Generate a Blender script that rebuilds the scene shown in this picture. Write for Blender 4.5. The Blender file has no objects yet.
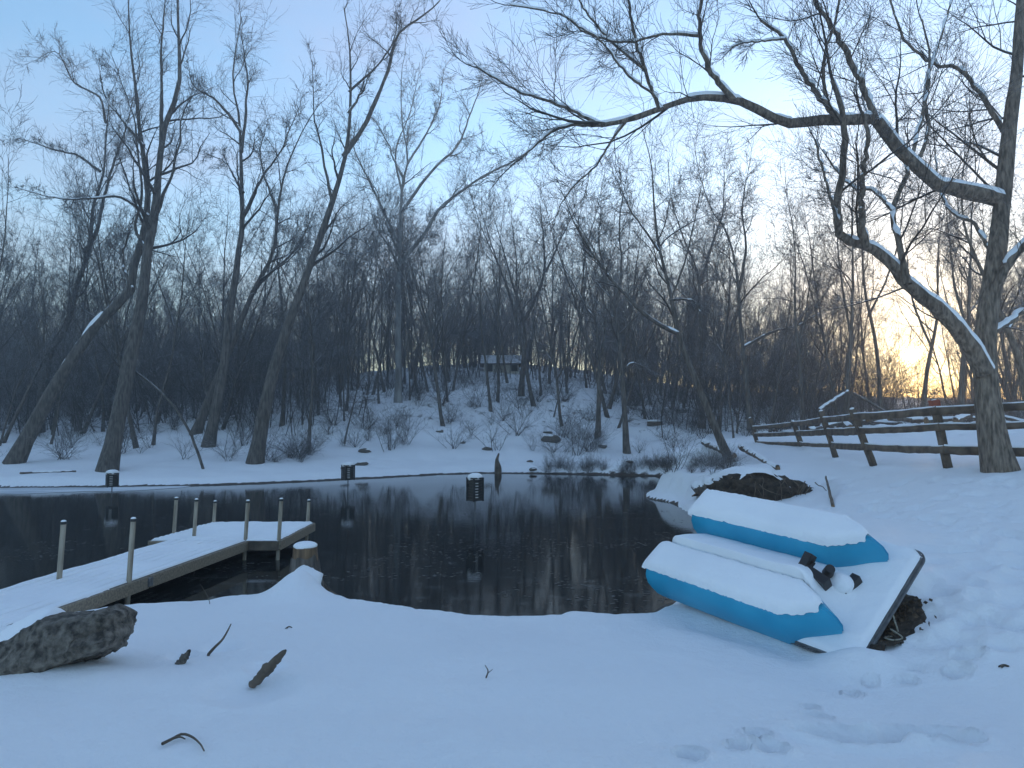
import bpy, bmesh, math, random
import numpy as np
from mathutils import Vector, Matrix

scene = bpy.context.scene
col = scene.collection
R_ = math.radians

# ------------------------------------------------------------------ camera, sky, sun, exposure
F_PX = 680.0                                   # focal length in pixels at 1024 px width
PITCH = math.atan(36.0 / F_PX)
EYE = 1.65
cam_d = bpy.data.cameras.new('camera')
cam_d.sensor_width = 36.0
cam_d.lens = F_PX / 1024.0 * 36.0
cam_d.clip_start = 0.05
cam_d.clip_end = 3000
cam = bpy.data.objects.new('camera', cam_d)
cam.location = (0, 0, EYE)
cam.rotation_euler = (math.pi / 2 + PITCH, 0, 0)
col.objects.link(cam)
scene.camera = cam

SUN_EL, SUN_AZ = R_(4.75), R_(30.4)             # azimuth to the right of +Y
sun_dir = Vector((math.sin(SUN_AZ) * math.cos(SUN_EL), math.cos(SUN_AZ) * math.cos(SUN_EL), math.sin(SUN_EL)))
world = bpy.data.worlds.new('World')
scene.world = world
world.use_nodes = True
wn, wl = world.node_tree.nodes, world.node_tree.links
wn.clear()
w_out = wn.new('ShaderNodeOutputWorld')
w_bg = wn.new('ShaderNodeBackground')
w_sky = wn.new('ShaderNodeTexSky')
w_sky.sky_type = 'NISHITA'
w_sky.sun_disc = False
w_sky.sun_elevation = SUN_EL
w_sky.sun_rotation = SUN_AZ
w_sky.altitude = 100
w_sky.air_density = 1.0
w_sky.dust_density = 0.3
w_sky.ozone_density = 2.3
SKY_STRENGTH = 0.15
w_bg.inputs['Strength'].default_value = SKY_STRENGTH
# thin high cloud and the sun's own bright spot, both fixed to sky directions
w_tc = wn.new('ShaderNodeTexCoord')
w_dot = wn.new('ShaderNodeVectorMath'); w_dot.operation = 'DOT_PRODUCT'
w_dot.inputs[1].default_value = sun_dir
wl.new(w_tc.outputs['Generated'], w_dot.inputs[0])
w_pow = wn.new('ShaderNodeMath'); w_pow.operation = 'POWER'; w_pow.inputs[1].default_value = 26000
w_max = wn.new('ShaderNodeMath'); w_max.operation = 'MAXIMUM'; w_max.inputs[1].default_value = 0.0
wl.new(w_dot.outputs['Value'], w_max.inputs[0]); wl.new(w_max.outputs[0], w_pow.inputs[0])
w_glow = wn.new('ShaderNodeMix'); w_glow.data_type = 'RGBA'; w_glow.blend_type = 'ADD'
w_glow.inputs['B'].default_value = (120, 70, 20, 1)
wl.new(w_pow.outputs[0], w_glow.inputs['Factor'])
w_map = wn.new('ShaderNodeMapping'); w_map.inputs['Scale'].default_value = (1.0, 1.0, 3.4)
w_noi = wn.new('ShaderNodeTexNoise'); w_noi.inputs['Scale'].default_value = 1.7
w_noi.inputs['Detail'].default_value = 6; w_noi.inputs['Roughness'].default_value = 0.55
w_rmp = wn.new('ShaderNodeMapRange'); w_rmp.inputs['From Min'].default_value = 0.43
w_rmp.inputs['From Max'].default_value = 0.78; w_rmp.inputs['To Max'].default_value = 0.5
wl.new(w_tc.outputs['Generated'], w_map.inputs['Vector']); wl.new(w_map.outputs['Vector'], w_noi.inputs['Vector'])
wl.new(w_noi.outputs['Fac'], w_rmp.inputs['Value'])
w_cl = wn.new('ShaderNodeMix'); w_cl.data_type = 'RGBA'
w_cl.inputs['B'].default_value = (1.1, .95, 1.22, 1)
wl.new(w_rmp.outputs['Result'], w_cl.inputs['Factor'])
wl.new(w_sky.outputs['Color'], w_cl.inputs['A'])
wl.new(w_cl.outputs['Result'], w_glow.inputs['A'])
w_p2 = wn.new('ShaderNodeMath'); w_p2.operation = 'POWER'; w_p2.inputs[1].default_value = 110
wl.new(w_max.outputs[0], w_p2.inputs[0])
w_aur = wn.new('ShaderNodeMix'); w_aur.data_type = 'RGBA'; w_aur.blend_type = 'ADD'
w_aur.inputs['B'].default_value = (1.3, .6, .1, 1)
wl.new(w_p2.outputs[0], w_aur.inputs['Factor']); wl.new(w_glow.outputs['Result'], w_aur.inputs['A'])
wl.new(w_aur.outputs['Result'], w_bg.inputs['Color'])
wl.new(w_bg.outputs['Background'], w_out.inputs['Surface'])

sun_d = bpy.data.lights.new('sun', 'SUN')
sun_d.energy = 0.8
sun_d.angle = R_(0.53)
sun_d.color = (1.0, 0.66, 0.34)
sun = bpy.data.objects.new('sun', sun_d)
sun.rotation_euler = (-sun_dir).to_track_quat('-Z', 'Y').to_euler()
sun.location = sun_dir * 100
col.objects.link(sun)

scene.view_settings.view_transform = 'Standard'
scene.view_settings.look = 'None'
scene.view_settings.gamma = 1.0
scene.view_settings.exposure = 2.1
scene.cycles.use_denoising = True
scene.cycles.max_bounces = 6
scene.cycles.diffuse_bounces = 3
scene.cycles.glossy_bounces = 3
scene.cycles.transparent_max_bounces = 4
scene.cycles.volume_bounces = 0

# ------------------------------------------------------------------ helpers: properties, pixels
def tag(o, label=None, cat=None, group=None, kind=None):
    if label: o['label'] = label
    if cat: o['category'] = cat
    if group: o['group'] = group
    if kind: o['kind'] = kind
    return o

def empty(name, loc=(0, 0, 0)):
    o = bpy.data.objects.new(name, None)
    o.empty_display_size = 0.2
    o.location = loc
    col.objects.link(o)
    return o

def ray(px, py):
    x = (px - 512) / F_PX
    u = (384 - py) / F_PX
    c, s = math.cos(PITCH), math.sin(PITCH)
    return np.array([x, c - u * s, s + u * c])  # y component is close to 1

def at(px, py, D):
    """point on the pixel's ray at depth (world Y) D"""
    d = ray(px, py)
    return np.array([0, 0, EYE]) + d * (D / d[1])

def on_z(px, py, z):
    d = ray(px, py)
    return np.array([0, 0, EYE]) + d * ((z - EYE) / d[2])

# ------------------------------------------------------------------ helpers: noise, meshes
def _h(ix, iy, seed):
    n = (ix * 374761393 + iy * 668265263 + seed * 1442695041) & 0x7fffffff
    n = ((n ^ (n >> 13)) * 1274126177) & 0x7fffffff
    n = n ^ (n >> 16)
    return (n & 0xffff) / 65535.0

def vnoise(x, y, seed=0):
    x = np.asarray(x, float); y = np.asarray(y, float)
    ix = np.floor(x).astype(np.int64); iy = np.floor(y).astype(np.int64)
    fx = x - ix; fy = y - iy
    fx = fx * fx * (3 - 2 * fx); fy = fy * fy * (3 - 2 * fy)
    a = _h(ix, iy, seed); b = _h(ix + 1, iy, seed); c = _h(ix, iy + 1, seed); d = _h(ix + 1, iy + 1, seed)
    return (a * (1 - fx) + b * fx) * (1 - fy) + (c * (1 - fx) + d * fx) * fy - 0.5

def fbm(x, y, seed=0, octv=4):
    s = 0; a = 1.0
    for i in range(octv):
        s = s + a * vnoise(np.asarray(x) * 2 ** i + 17.3 * i, np.asarray(y) * 2 ** i - 9.1 * i, seed + i)
        a *= 0.5
    return s

def sstep(a, b, x):
    t = np.clip((np.asarray(x, float) - a) / (b - a), 0, 1)
    return t * t * (3 - 2 * t)

def mesh_np(name, verts, quads, smooth=True):
    me = bpy.data.meshes.new(name)
    verts = np.asarray(verts, np.float32); quads = np.asarray(quads, np.int32)
    k = quads.shape[1]
    me.vertices.add(len(verts)); me.vertices.foreach_set('co', verts.ravel())
    me.loops.add(quads.size); me.loops.foreach_set('vertex_index', quads.ravel())
    me.polygons.add(len(quads)); me.polygons.foreach_set('loop_start', np.arange(0, quads.size, k, dtype=np.int32))
    if smooth:
        me.polygons.foreach_set('use_smooth', np.ones(len(quads), bool))
    me.update(calc_edges=True)
    return me

def link(name, me, mat=None, parent=None, loc=None):
    o = bpy.data.objects.new(name, me)
    if mat is not None and not me.materials:
        me.materials.append(mat)
    col.objects.link(o)
    if parent is not None:
        o.parent = parent
    if loc is not None:
        o.location = loc
    return o

def cat_meshes(parts):
    vs, fs, n = [], [], 0
    for v, f in parts:
        vs.append(v); fs.append(f + n); n += len(v)
    return np.concatenate(vs), np.concatenate(fs)

def tubes(P, Rd, sides=3, cap=False):
    """P (B,n,3), Rd (B,n) -> verts, quads"""
    P = np.asarray(P, float); Rd = np.asarray(Rd, float)
    B, n, _ = P.shape
    T = np.gradient(P, axis=1)
    T /= np.linalg.norm(T, axis=2, keepdims=True) + 1e-9
    mean = T.mean(axis=1)
    ax = np.zeros((B, 3)); ax[np.arange(B), np.argmin(np.abs(mean), axis=1)] = 1
    N1 = np.cross(T, ax[:, None, :]); N1 /= np.linalg.norm(N1, axis=2, keepdims=True) + 1e-9
    N2 = np.cross(T, N1)
    a = np.arange(sides) * 2 * np.pi / sides
    V = P[:, :, None, :] + Rd[:, :, None, None] * (np.cos(a)[None, None, :, None] * N1[:, :, None, :] + np.sin(a)[None, None, :, None] * N2[:, :, None, :])
    idx = np.arange(B * n * sides).reshape(B, n, sides)
    nx = np.roll(idx, -1, axis=2)
    q = np.stack([idx[:, :-1], nx[:, :-1], nx[:, 1:], idx[:, 1:]], -1).reshape(-1, 4)
    return V.reshape(-1, 3), q

def spline(pts, n):
    """Catmull-Rom through pts, resampled to n points evenly along its length"""
    p = np.asarray(pts, float)
    if len(p) == 2:
        return p[0] + (p[1] - p[0]) * np.linspace(0, 1, n)[:, None]
    e = np.vstack([2 * p[0] - p[1], p, 2 * p[-1] - p[-2]])
    out = []
    for i in range(1, len(e) - 2):
        t = np.linspace(0, 1, 12, endpoint=False)[:, None]
        a, b, c, d = e[i - 1], e[i], e[i + 1], e[i + 2]
        out.append(0.5 * (2 * b + (c - a) * t + (2 * a - 5 * b + 4 * c - d) * t ** 2 + (3 * b - a - 3 * c + d) * t ** 3))
    out.append(p[-1:])
    q = np.vstack(out)
    L = np.concatenate([[0], np.cumsum(np.linalg.norm(np.diff(q, axis=0), axis=1))])
    s = np.linspace(0, L[-1], n)
    return np.stack([np.interp(s, L, q[:, k]) for k in range(3)], 1)

def bm_obj(name, bm, mat, parent=None, smooth=False, bevel=0.0, seg=2):
    me = bpy.data.meshes.new(name)
    if bevel > 0:
        bmesh.ops.bevel(bm, geom=list(bm.edges), offset=bevel, segments=seg, affect='EDGES', profile=0.6, clamp_overlap=True)
    bmesh.ops.recalc_face_normals(bm, faces=bm.faces)
    bm.to_mesh(me); bm.free()
    if smooth:
        me.polygons.foreach_set('use_smooth', np.ones(len(me.polygons), bool))
    return link(name, me, mat, parent)

def box_bm(size, M=None, bm=None):
    bm = bm or bmesh.new()
    m = Matrix.Diagonal((*size, 1))
    bmesh.ops.create_cube(bm, size=1.0, matrix=(M @ m) if M is not None else m)
    return bm

# ------------------------------------------------------------------ materials
def new_mat(name):
    m = bpy.data.materials.new(name)
    m.use_nodes = True
    nt = m.node_tree
    return m, nt.nodes, nt.links, nt.nodes['Principled BSDF']

def noise_mat(name, c1, c2, scale=8, rough=0.85, bump=0.3, bscale=None, stretch=(1, 1, 1), detail=5, dist=0.02, lo=0.35, hi=0.65, coord='Object'):
    m, n, l, b = new_mat(name)
    tc = n.new('ShaderNodeTexCoord'); mp = n.new('ShaderNodeMapping'); mp.inputs['Scale'].default_value = stretch
    l.new(tc.outputs[coord], mp.inputs['Vector'])
    t = n.new('ShaderNodeTexNoise'); t.inputs['Scale'].default_value = scale; t.inputs['Detail'].default_value = detail
    l.new(mp.outputs['Vector'], t.inputs['Vector'])
    r = n.new('ShaderNodeValToRGB'); r.color_ramp.elements[0].position = lo; r.color_ramp.elements[1].position = hi
    r.color_ramp.elements[0].color = (*c1, 1); r.color_ramp.elements[1].color = (*c2, 1)
    l.new(t.outputs['Fac'], r.inputs['Fac']); l.new(r.outputs['Color'], b.inputs['Base Color'])
    b.inputs['Roughness'].default_value = rough
    if bump:
        t2 = n.new('ShaderNodeTexNoise'); t2.inputs['Scale'].default_value = bscale or scale * 2; t2.inputs['Detail'].default_value = 6
        l.new(mp.outputs['Vector'], t2.inputs['Vector'])
        bp = n.new('ShaderNodeBump'); bp.inputs['Strength'].default_value = bump; bp.inputs['Distance'].default_value = dist
        l.new(t2.outputs['Fac'], bp.inputs['Height']); l.new(bp.outputs['Normal'], b.inputs['Normal'])
    return m

def bark_mat(name, c1, c2, snow=0.5, scale=9, stretch=(1, 1, .25), lo=.62, bump=.6):
    """bark with snow lying on upward sides of branches, in patches"""
    m = noise_mat(name, c1, c2, scale=scale, rough=.9, bump=bump, stretch=stretch, dist=.03)
    n, l = m.node_tree.nodes, m.node_tree.links
    b = n['Principled BSDF']
    g = n.new('ShaderNodeNewGeometry'); sx = n.new('ShaderNodeSeparateXYZ'); l.new(g.outputs['Normal'], sx.inputs['Vector'])
    t = n.new('ShaderNodeTexNoise'); t.inputs['Scale'].default_value = 1.6; t.inputs['Detail'].default_value = 3
    l.new(g.outputs['Position'], t.inputs['Vector'])
    ad = n.new('ShaderNodeMath'); ad.operation = 'MULTIPLY_ADD'; ad.inputs[1].default_value = 1.1; l.new(t.outputs['Fac'], ad.inputs[0]); l.new(sx.outputs['Z'], ad.inputs[2])
    mr = n.new('ShaderNodeMapRange'); mr.inputs['From Min'].default_value = lo + .55; mr.inputs['From Max'].default_value = lo + .7
    mr.inputs['To Max'].default_value = snow
    l.new(ad.outputs[0], mr.inputs['Value'])
    mx = n.new('ShaderNodeMix'); mx.data_type = 'RGBA'; mx.inputs['B'].default_value = (.82, .84, .87, 1)
    src = b.inputs['Base Color'].links[0].from_socket
    l.new(src, mx.inputs['A']); l.new(mr.outputs['Result'], mx.inputs['Factor']); l.new(mx.outputs['Result'], b.inputs['Base Color'])
    return m

M = {}
M['bark'] = bark_mat('bark_brown', (.042, .037, .032), (.165, .143, .122), snow=.6, scale=16, stretch=(1, 1, .16), bump=1.0)
M['bark_r'] = bark_mat('bark_warm_brown', (.065, .053, .042), (.27, .215, .165), snow=.6, scale=22, stretch=(1, 1, .2), bump=1.0)
M['bark_pale'] = bark_mat('bark_pale_grey', (.14, .135, .13), (.34, .33, .31), snow=.3, scale=3)
M['twig'] = bark_mat('twig_brown', (.036, .031, .027), (.08, .068, .058), snow=.6, bump=0.1, lo=.54)
M['twig_pale'] = bark_mat('twig_pale', (.10, .095, .09), (.2, .19, .18), snow=.4, bump=.1)
M['snow'] = noise_mat('snow', (.86, .87, .89), (.93, .935, .945), scale=1.2, rough=.75, bump=.4, bscale=30, dist=.015, detail=8)
M['wood'] = noise_mat('weathered_wood', (.16, .125, .09), (.30, .24, .17), scale=6, stretch=(6, .6, 6), rough=.8, bump=.3, bscale=14)
M['wood_dark'] = noise_mat('old_dark_wood', (.055, .043, .033), (.17, .13, .095), scale=5, stretch=(1, 1, 1), rough=.85, bump=.4, bscale=20)
M['plank'] = noise_mat('dock_plank', (.13, .11, .09), (.22, .19, .15), scale=7, stretch=(.6, 8, 6), rough=.85, bump=.3)
M['rock'] = noise_mat('grey_rock', (.04, .034, .028), (.26, .225, .185), scale=16, rough=.9, bump=1.0, bscale=50, dist=.03, detail=14, lo=.36, hi=.68)
M['soil'] = noise_mat('dark_soil', (.012, .010, .008), (.075, .058, .042), scale=9, rough=.95, bump=1.0, bscale=18, dist=.06)
M['leaf'] = noise_mat('dead_leaf', (.03, .022, .014), (.10, .068, .04), scale=30, rough=.85, bump=0)
M['float'] = noise_mat('sodden_leaf', (.03, .028, .024), (.11, .105, .095), scale=3, rough=.6, bump=0)
M['hull'] = noise_mat('blue_plastic', (.012, .30, .49), (.024, .37, .57), scale=2.5, rough=.42, bump=.06, bscale=60, dist=.004)
M['rim'] = noise_mat('grey_rim', (.08, .085, .09), (.16, .165, .17), scale=12, rough=.6, bump=.1)
M['black'] = noise_mat('black_plastic', (.008, .008, .009), (.02, .02, .022), scale=14, rough=.45, bump=.1)
M['white'] = noise_mat('white_plastic', (.5, .5, .5), (.7, .7, .7), scale=10, rough=.6, bump=.05)
M['pipe'] = noise_mat('weathered_post', (.22, .18, .13), (.42, .36, .28), scale=5, stretch=(5, 5, .5), rough=.7, bump=.2)
M['metal'] = noise_mat('dull_metal', (.08, .08, .085), (.16, .16, .165), scale=20, rough=.5, bump=.1)
M['rope'] = noise_mat('old_rope', (.20, .19, .15), (.36, .34, .28), scale=40, rough=.9, bump=.3)
M['cutwood'] = noise_mat('fresh_cut_wood', (.10, .062, .036), (.24, .15, .08), scale=5, stretch=(4, 4, .6), rough=.8, bump=.2)
M['redpaint'] = noise_mat('faded_red_paint', (.25, .05, .03), (.36, .09, .05), scale=9, rough=.7, bump=.15)
M['wall'] = noise_mat('pale_siding', (.62, .58, .5), (.75, .71, .62), scale=3, stretch=(1, 1, 9), rough=.8, bump=.1)

# ------------------------------------------------------------------ terrain
ZW = -0.65
SHORE = np.array([(-70, 6.6), (-12, 7.0), (-7, 7.4), (-5.2, 7.7), (-4.2, 8.05), (-3.2, 8.45), (-2.55, 8.75), (-1.95, 8.35), (-1.35, 7.95),
                  (-.75, 7.6), (-.1, 7.45), (.5, 7.6), (1.1, 7.62), (1.7, 7.9), (2.5, 9), (3.2, 11), (4.2, 13.5), (4.8, 16), (4.8, 18.5), (4.2, 20.6),
                  (4.6, 21.8), (6.2, 23.0), (7.6, 25.2), (7.2, 27.4), (5.5, 28.3), (3, 28.9), (1, 29.4), (-1, 29.6), (-3, 29.0), (-4.8, 27.6),
                  (-6.5, 26.4), (-8.2, 25.3), (-10.5, 24.1), (-14, 23.5), (-18, 23.2), (-30, 24), (-70, 26)])

def shore_sd(x, y):
    """signed distance to the waterline, positive on land"""
    x = np.asarray(x, float); y = np.asarray(y, float)
    best = np.full(x.shape, 1e9); inside = np.zeros(x.shape, bool)
    n = len(SHORE)
    for i in range(n):
        ax, ay = SHORE[i]; bx, by = SHORE[(i + 1) % n]
        dx, dy = bx - ax, by - ay
        t = np.clip(((x - ax) * dx + (y - ay) * dy) / (dx * dx + dy * dy), 0, 1)
        best = np.minimum(best, (x - ax - t * dx) ** 2 + (y - ay - t * dy) ** 2)
        c = (ay > y) != (by > y)
        if by != ay:
            inside ^= c & (x < (bx - ax) * (y - ay) / (by - ay) + ax)
    d = np.sqrt(best)
    return np.where(inside, -d, d)

CTRL = np.array([
    (0, 0, 0), (-4, 0, .05), (4, 0, 0), (0, -8, .2), (0, 3, 0), (-3, 3, .02), (3, 3, -.04), (0, 5, -.12), (-3.2, 4.6, -.04), (-5.5, 5.2, -.16),
    (2.0, 5.6, -.33), (2.8, 5.5, -.36), (3.5, 5.55, -.12), (3.75, 6.3, .02), (4.6, 6.4, .1), (6, 5, .12), (6.2, 7.5, .3), (2.6, 7.6, -.2), (3.6, 8.4, .08), (-1, 6.6, -.27), (0, 6.9, -.36), (1.3, 6.9, -.36),
    (-2.5, 7.6, -.32), (-5.2, 6.8, -.39), (-8, 6.5, -.36), (-14, 5, -.2), (5.5, 11, .15), (8, 8.5, .55), (8, 12.5, .77), (8.1, 15.2, .66), (8.6, 18, .66), (9.0, 21.5, .8),
    (8.8, 24.5, .85), (11, 10.8, .78), (14, 14, .95), (6.1, 14, .1), (6.4, 18, .3), (7.1, 22, .35), (16, 30, 1.2), (33, 60, 2.0), (24, 20, 1.2), (16, 5, .5),
    (-14, 26, -.26), (-20, 27, -.05), (-10.6, 28, -.1), (-14, 32, .45), (-18, 37, 1.0), (-5, 31, -.1), (0, 32, -.1), (5.6, 33, .05), (4.5, 36, .7), (9, 30, .7),
    (-6.5, 36, 1.0), (-7, 44, 3.0), (.6, 47, 3.5), (8, 44, 2.4), (11, 40, 1.3), (-1, 60, 6.2), (-12, 58, 4.6), (10, 60, 4.2), (-30, 45, 1.5), (-40, 30, .3), (-45, 80, 4), (0, 95, 9.5), (40, 95, 4), (60, 40, 2.5), (-70, 50, 3),
    (-160, 20, 4), (-160, 160, 8), (0, 200, 12), (160, 160, 6), (160, 20, 4), (0, -60, 1), (-60, -60, 2), (60, -60, 2), (-60, -5, 1), (50, -5, 1.2)], float)

def _tp(d2):
    return 0.5 * d2 * np.log(d2 + 1e-6)

_n = len(CTRL)
_K = _tp(((CTRL[:, None, :2] - CTRL[None, :, :2]) ** 2).sum(-1)) + np.eye(_n) * 0.02
_Pm = np.hstack([np.ones((_n, 1)), CTRL[:, :2]])
_A = np.block([[_K, _Pm], [_Pm.T, np.zeros((3, 3))]])
_W = np.linalg.solve(_A, np.concatenate([CTRL[:, 2], np.zeros(3)]))

def base_h(x, y):
    s = _W[_n] + _W[_n + 1] * x + _W[_n + 2] * y
    for i in range(_n):
        s = s + _W[i] * _tp((x - CTRL[i, 0]) ** 2 + (y - CTRL[i, 1]) ** 2)
    return s

# pose and size of the upturned boat, needed for the bank that carries it
BO = np.array([1.523, 7.545, -.202]); BY, BP, BR = -.990, .065, .657
BL, BW, BH, BT, BK, BHW = 2.30, 1.356, .335, 2.11, 1.70, .49
from mathutils import Euler
_BM = np.array(Euler((BR, BP, BY), 'XYZ').to_matrix())
_BI = np.linalg.inv(_BM[:2, :2])
def boat_bank(x, y, z):
    u = _BI[0, 0] * (x - BO[0]) + _BI[0, 1] * (y - BO[1]); v = _BI[1, 0] * (x - BO[0]) + _BI[1, 1] * (y - BO[1])
    deck = BO[2] + u * _BM[2, 0] + np.minimum(v, BW) * _BM[2, 1] - .075
    wt = sstep(.55, .95, v) * sstep(2.6, 1.36, v) * sstep(.25, .7, u) * sstep(BL - .08, BL - .7, u)
    return np.maximum(z, z + (deck - z) * wt)

DENTS = []          # (x, y, rx, ry, angle, depth)
def terrain(x, y, fine=True):
    x = np.atleast_1d(np.asarray(x, float)); y = np.atleast_1d(np.asarray(y, float))
    r = np.hypot(x, y)
    h = base_h(x, y)
    h = np.where(r > 150, np.clip(h, -5, 16), h)
    sd = shore_sd(x, y)
    wood = sstep(27, 40, y) + sstep(10, 16, x)
    wood = np.clip(wood, 0, 1)
    h = h + fbm(x * .55, y * .55, 3, 3) * (.05 + .35 * wood) + fbm(x * 1.7, y * 1.7, 5, 3) * (.03 + .12 * wood) + fbm(x * 6.5, y * 6.5, 6, 2) * (.008 + .02 * wood)
    h = np.maximum(h, ZW + .17 + .05 * fbm(x, y, 8, 2))
    # hummocks along the far water's edge
    far = sstep(20, 25, y)
    bw = .42 + .5 * far
    sdj = sd + .22 * fbm(x * 1.3, y * 1.3, 11, 3) * (1 - .3 * far) + .10 * fbm(x * 4.5, y * 4.5, 12, 3)
    k = sstep(0, 1, sdj / bw)
    land = ZW + .02 + (h - ZW - .02) * k ** .7
    z = np.where(sdj > 0, land, ZW + .02 - .8 * sstep(0, 1.6, -sdj))
    # root mound on the right bank
    z = z + 0.28 * np.exp(-(((x - 5.6) / 1.5) ** 2 + ((y - 17.2) / 1.6) ** 2) ** 1.5) * (sd > -.4)
    z = z + 0.25 * np.exp(-(((x - 4.9) / .8) ** 2 + ((y - 20.4) / 1.2) ** 2)) * (sd > -.4)
    # snow heaped against the stump, the boulder and the boat
    z = z + .26 * np.exp(-(((x + 2.52) / .26) ** 2 + ((y - 8.15) / .5) ** 2)) 
    z = z + .10 * np.exp(-(((x + 3.75) / .35) ** 2 + ((y - 5.2) / .3) ** 2)) + .07 * np.exp(-(((x + 3.1 ) / .6) ** 2 + ((y - 4.55) / .22) ** 2))
    ax_, ay_, bx_, by_ = 1.9, 6.75, 2.85, 5.52
    tt = np.clip(((x - ax_) * (bx_ - ax_) + (y - ay_) * (by_ - ay_)) / ((bx_ - ax_) ** 2 + (by_ - ay_) ** 2), 0, 1)
    dd_ = np.hypot(x - ax_ - tt * (bx_ - ax_), y - ay_ - tt * (by_ - ay_))
    z = z + (-.06 + .22 * sstep(.6, .95, tt)) * np.exp(-(dd_ / .22) ** 2)
    near = (np.abs(x - 3) < 3) & (np.abs(y - 7) < 3)
    if near.any():
        z[near] = boat_bank(x[near], y[near], z[near])
    if fine:
        for (cx, cy, rx, ry, an, dp) in DENTS:
            m = (np.abs(x - cx) < 4 * rx + .1) & (np.abs(y - cy) < 4 * max(rx, ry) + .1)
            if not m.any():
                continue
            dx, dy = x[m] - cx, y[m] - cy
            u = (dx * math.cos(an) + dy * math.sin(an)) / rx; v = (-dx * math.sin(an) + dy * math.cos(an)) / ry
            q = np.sqrt(u * u + v * v)
            z[m] += -dp * np.exp(-q ** 4) + dp * .22 * np.exp(-((q - 1.35) / .35) ** 2)
    return z

def tz(x, y):
    return float(terrain(np.array([x]), np.array([y]), False)[0])

def hit(px, py):
    """where a pixel's ray meets the ground"""
    d = ray(px, py)
    ts = np.concatenate([np.linspace(2, 40, 500), np.linspace(40, 110, 300)])
    X = d[0] * ts; Y = d[1] * ts; Z = EYE + d[2] * ts
    g = terrain(X, Y, False) - Z
    i = np.argmax(g > 0)
    if g[i] <= 0:
        return None
    a = g[i - 1] / (g[i - 1] - g[i]) if i > 0 else 0
    t = ts[i - 1] + (ts[i] - ts[i - 1]) * a
    return np.array([X[i - 1] + (X[i] - X[i - 1]) * a, Y[i - 1] + (Y[i] - Y[i - 1]) * a, EYE + d[2] * t])

rng = np.random.default_rng(7)
# animal tracks and old footprints (pixels only say where they lie on the snow)
for (px, py, s, e) in [(690, 756, .06, 1.3), (738, 747, .055, 1.2), (757, 735, .06, 1.2), (768, 749, .07, 1.3), (795, 724, .04, 1), (810, 708, .045, 1.2), (817, 717, .055, 1.6),
                       (851, 695, .055, 1.3), (871, 682, .045, 1.2), (908, 681, .05, 1.2), (916, 669, .045, 1.2), (958, 673, .075, 1.2), (848, 740, .12, 2.1), (918, 738, .11, 1.9), (962, 742, .07, 1.5),
                       (968, 655, .08, 1.3)]:
    p = hit(px, py)
    if p is not None:
        DENTS.append((p[0], p[1], s * e, s, rng.uniform(-.4, .4), s * 1.9))
for i in range(120):
    px, py = rng.uniform(925, 1060), rng.uniform(505, 650)
    p = hit(px, py)
    if p is not None:
        s = rng.uniform(.07, .13)
        DENTS.append((p[0], p[1], s * rng.uniform(1.1, 1.8), s, rng.uniform(0, 3.1), s * rng.uniform(.25, .5)))
for (px, py, s, dp) in [(183, 657, .10, .05), (222, 648, .13, .05), (266, 668, .13, .05), (250, 690, .25, .05)]:
    p = hit(px, py)
    DENTS.append((p[0], p[1], s, s, 0, dp))
for i in range(60):       # path along the fence
    px, py = rng.uniform(800, 1020), rng.uniform(476, 520)
    p = hit(px, py)
    if p is not None:
        DENTS.append((p[0], p[1], .16, .11, rng.uniform(0, 3), .06))

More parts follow.
